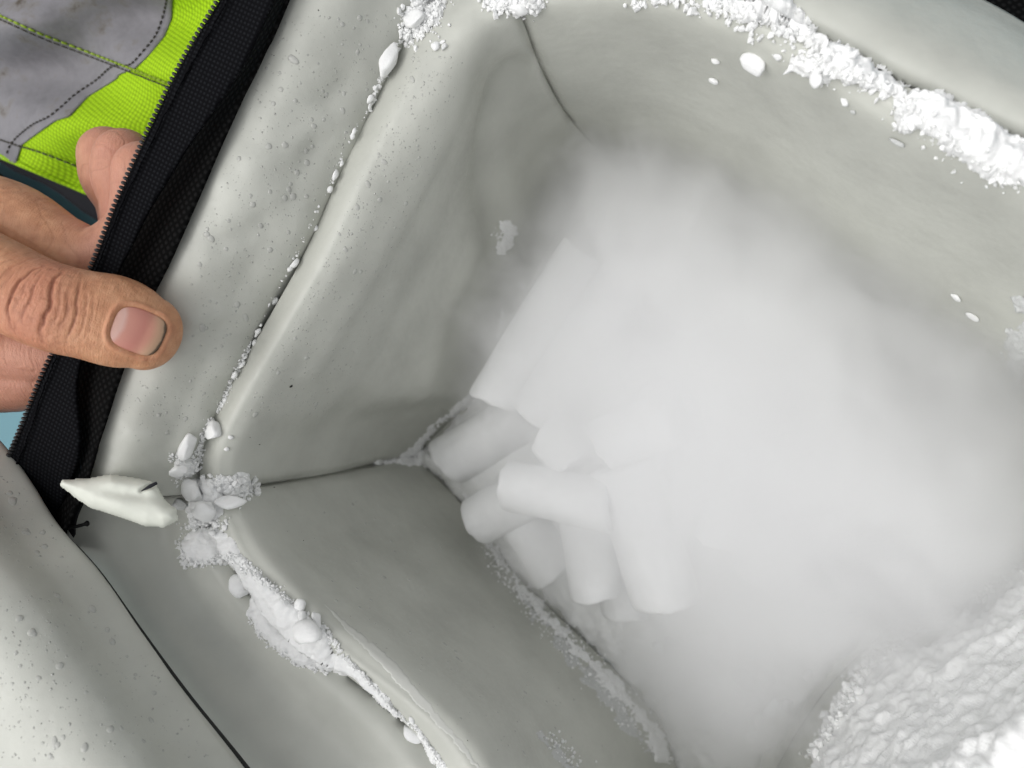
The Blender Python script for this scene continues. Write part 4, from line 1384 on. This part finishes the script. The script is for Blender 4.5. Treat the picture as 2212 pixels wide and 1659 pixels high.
# jacket body re-laid so its lower edge is the slanted hem
V = []
nvv, nu = 70, 110
for i in range(nvv + 1):
    for k in range(nu + 1):
        u = -160 + 780 * k / nu
        v = -200 + (hem(u) + 200) * i / nvv
        V.append(tuple(jacket_pt(u, v)))
F = [(i * (nu + 1) + k, (i + 1) * (nu + 1) + k, (i + 1) * (nu + 1) + k + 1, i * (nu + 1) + k + 1) for i in range(nvv) for k in range(nu)]
F = face_cam(V, F)
me = bpy.data.meshes.new('jacket'); me.from_pydata(V, [], F); me.polygons.foreach_set('use_smooth', [True] * len(F)); me.materials.append(HIVIS)
jacket.data = me
V, F = [], []
vlist = np.linspace(-190, 362, 150)
for v in vlist:
    r_ = bound(v)
    for k in range(61):
        u = -155 + (r_ + 155) * k / 60
        V.append(tuple(jacket_pt(u, min(v, hem(u) - 1), 0.9)))
for i in range(len(vlist) - 1):
    for k in range(60):
        F.append((i * 61 + k, (i + 1) * 61 + k, (i + 1) * 61 + k + 1, i * 61 + k + 1))
F = face_cam(V, F)
refl = mesh_obj('reflective_strip', V, F, REFL, None)
refl.parent = jacket
refl.matrix_parent_inverse = Matrix.Identity(4)
so = refl.modifiers.new('t', 'SOLIDIFY'); so.thickness = 0.0006; so.offset = -1

def stitches(name, line, on, mat, r=0.00035, length=1.7, gap=0.7, off=1.0):
    P = np.array(line, float)
    d = cr1(P, 20)
    W3 = np.array([tuple(jacket_pt(u, v, off)) for u, v in d])
    cum = np.concatenate([[0], np.cumsum(np.linalg.norm(np.diff(W3, axis=0), axis=1))]) * 1000
    Vs, Fs, base = [], [], 0
    s = 0
    while s + length < cum[-1]:
        seg = np.array([[np.interp(s + t * length, cum, W3[:, k]) for k in range(3)] for t in (0, .3, .7, 1)])
        seg[1:3, 2] += 0.0003
        v, f = tube(seg, [r * .7, r, r, r * .7], 6)
        Vs.append(v); Fs += [tuple(base + i for i in q) for q in f]; base += len(v)
        s += length + gap
    o = mesh_obj(name, np.concatenate(Vs), Fs, mat, None)
    o.parent = on
    o.matrix_parent_inverse = Matrix.Identity(4)
    o['kind'] = 'stuff'
    return o
THG = simple('green_thread', (0.25, 0.36, 0.03), 0.8)
THB = simple('brown_thread', (0.055, 0.05, 0.04), 0.85)
stitches('stitching', [(-60, 8), (0, 34), (89, 74), (167, 104), (268, 143), (366, 182), (420, 205)], jacket, THG, 0.0005, 2.4, 0.5, 1.3)
stitches('stitching', [(-60, 16), (0, 42), (89, 82), (167, 112), (268, 151), (366, 190), (420, 213)], jacket, THB, 0.0003, 2.4, 0.5, 1.0)
stitches('stitching', [(362, -30), (360, 0), (351, 39), (336, 77), (310, 110), (280, 140), (244, 143), (208, 173), (164, 203), (131, 232), (104, 253), (68, 271), (27, 307), (12, 342)], jacket, THB, 0.00032, 1.5, 0.9, 1.2)
stitches('stitching', [(-40, 290), (0, 302), (42, 316), (89, 330), (176, 363), (240, 390)], jacket, THB, 0.0004, 2.4, 0.5, 1.0)

# hem roll of the jacket
hp = np.array([tuple(jacket_pt(u, hem(u) - 1, -0.3)) for u in np.linspace(-150, 380, 50)])
o = mesh_obj('hem', *tube(hp, [0.0011] * len(hp), 8), HIVIS, None)
o.parent = jacket; o.matrix_parent_inverse = Matrix.Identity(4)

TROUSER = simple('black_cloth', (0.012, 0.012, 0.015), 0.9, 0.2)
def leg(c1, c2, rr, zz):
    A, B = np.array(W(*c1, zz)), np.array(W(*c2, zz))
    P = np.array([A + (B - A) * t for t in np.linspace(0, 1, 14)])
    P[:, 2] += 0.004 * np.sin(np.linspace(0, 7, 14))
    o = mesh_obj('trouser_leg', *tube(P, [rr * 0.001 * (1 + 0.03 * math.sin(k * 1.7)) for k in range(14)], 24, 0.55, up=(0, 0, 1)), TROUSER, None)
    o.parent = person; o.matrix_parent_inverse = parent_inverse(person)
leg((-116, 81), (527, 454), 42, 28)
leg((-330, 300), (150, 718), 42, 28)

# ------------------------------------------------------------------ ground under everything
g = mesh_obj('floor', [(-1.5, -1.5, -0.012), (1.5, -1.5, -0.012), (1.5, 1.5, -0.012), (-1.5, 1.5, -0.012)], [(0, 1, 2, 3)], None)
m, nt, b = material('teal_floor')
nt.links.new(ramp(nt, noise(nt, coords(nt), 12, 4), [(0.3, (0.085, 0.22, 0.265)), (0.7, (0.11, 0.26, 0.31))]), b.inputs['Base Color'])
b.inputs['Roughness'].default_value = 0.5
g.data.materials.append(m)
g['kind'] = 'structure'
g['label'] = 'teal painted floor glimpsed past the hand'
g['category'] = 'floor'

# ------------------------------------------------------------------ cold fog over the ice
FC = W(1585, 890, 48)
V, F = ICO4
fog = mesh_obj('fog', V, F, None, smooth=True, loc=FC)
fog.scale = (0.132, 0.108, 0.078)
fog.rotation_euler = (0, 0, rad(-40))
m = bpy.data.materials.new('cold_fog')
m.use_nodes = True
nt = m.node_tree
nt.nodes.clear()
out = nt.nodes.new('ShaderNodeOutputMaterial')
pv = nt.nodes.new('ShaderNodeVolumePrincipled')
pv.inputs['Color'].default_value = (0.994, 0.9945, 0.998, 1)
pv.inputs['Anisotropy'].default_value = 0.2
c = coords(nt)
ln = node(nt, 'ShaderNodeVectorMath', operation='LENGTH'); nt.links.new(c, ln.inputs[0])
nz = node(nt, 'ShaderNodeTexNoise', Scale=2.4, Detail=4.0, Roughness=0.5, Distortion=0.8); nt.links.new(c, nz.inputs['Vector'])
ad = node(nt, 'ShaderNodeMath', operation='MULTIPLY_ADD'); nt.links.new(nz.outputs['Fac'], ad.inputs[0]); ad.inputs[1].default_value = 0.8
nt.links.new(ln.outputs['Value'], ad.inputs[2])
mr = node(nt, 'ShaderNodeMapRange'); mr.interpolation_type = 'SMOOTHERSTEP'
nt.links.new(ad.outputs[0], mr.inputs['Value'])
mr.inputs['From Min'].default_value = 0.55; mr.inputs['From Max'].default_value = 1.36
mr.inputs['To Min'].default_value = 135.0; mr.inputs['To Max'].default_value = 0.0
nf = node(nt, 'ShaderNodeTexNoise', Scale=5.5, Detail=4.0, Roughness=0.6, Distortion=1.5); nt.links.new(c, nf.inputs['Vector'])
wisp = node(nt, 'ShaderNodeMapRange'); nt.links.new(nf.outputs['Fac'], wisp.inputs['Value'])
wisp.inputs['From Min'].default_value = 0.32; wisp.inputs['From Max'].default_value = 0.68
wisp.inputs['To Min'].default_value = 0.30; wisp.inputs['To Max'].default_value = 1.7
wm = node(nt, 'ShaderNodeMath', operation='MULTIPLY')
nt.links.new(mr.outputs[0], wm.inputs[0]); nt.links.new(wisp.outputs[0], wm.inputs[1])
nt.links.new(wm.outputs[0], pv.inputs['Density'])
nt.links.new(pv.outputs[0], out.inputs['Volume'])
fog.data.materials.append(m)
tag(fog, 'white cold fog drifting over the heap of dry ice', 'fog', None, 'stuff')
puff = fog.copy()
COL.objects.link(puff)
puff.location = W(1985, 1090, 40)
puff.scale = (0.062, 0.075, 0.046)
puff.rotation_euler = (0, 0, rad(30))
tag(puff, 'thinner fog pooling at the foot of the far right corner', 'fog', None, 'stuff')
puff = fog.copy()
COL.objects.link(puff)
puff.location = W(1560, 1450, 24)
puff.scale = (0.056, 0.058, 0.022)
puff.rotation_euler = (0, 0, rad(75))
tag(puff, 'low fog creeping over the snow bed below the heap', 'fog', None, 'stuff')
puff = fog.copy()
COL.objects.link(puff)
puff.location = W(1370, 470, 34)
puff.scale = (0.052, 0.046, 0.046)
puff.rotation_euler = (0, 0, rad(110))
tag(puff, 'faint fog rising in the back corner under the seam', 'fog', None, 'stuff')
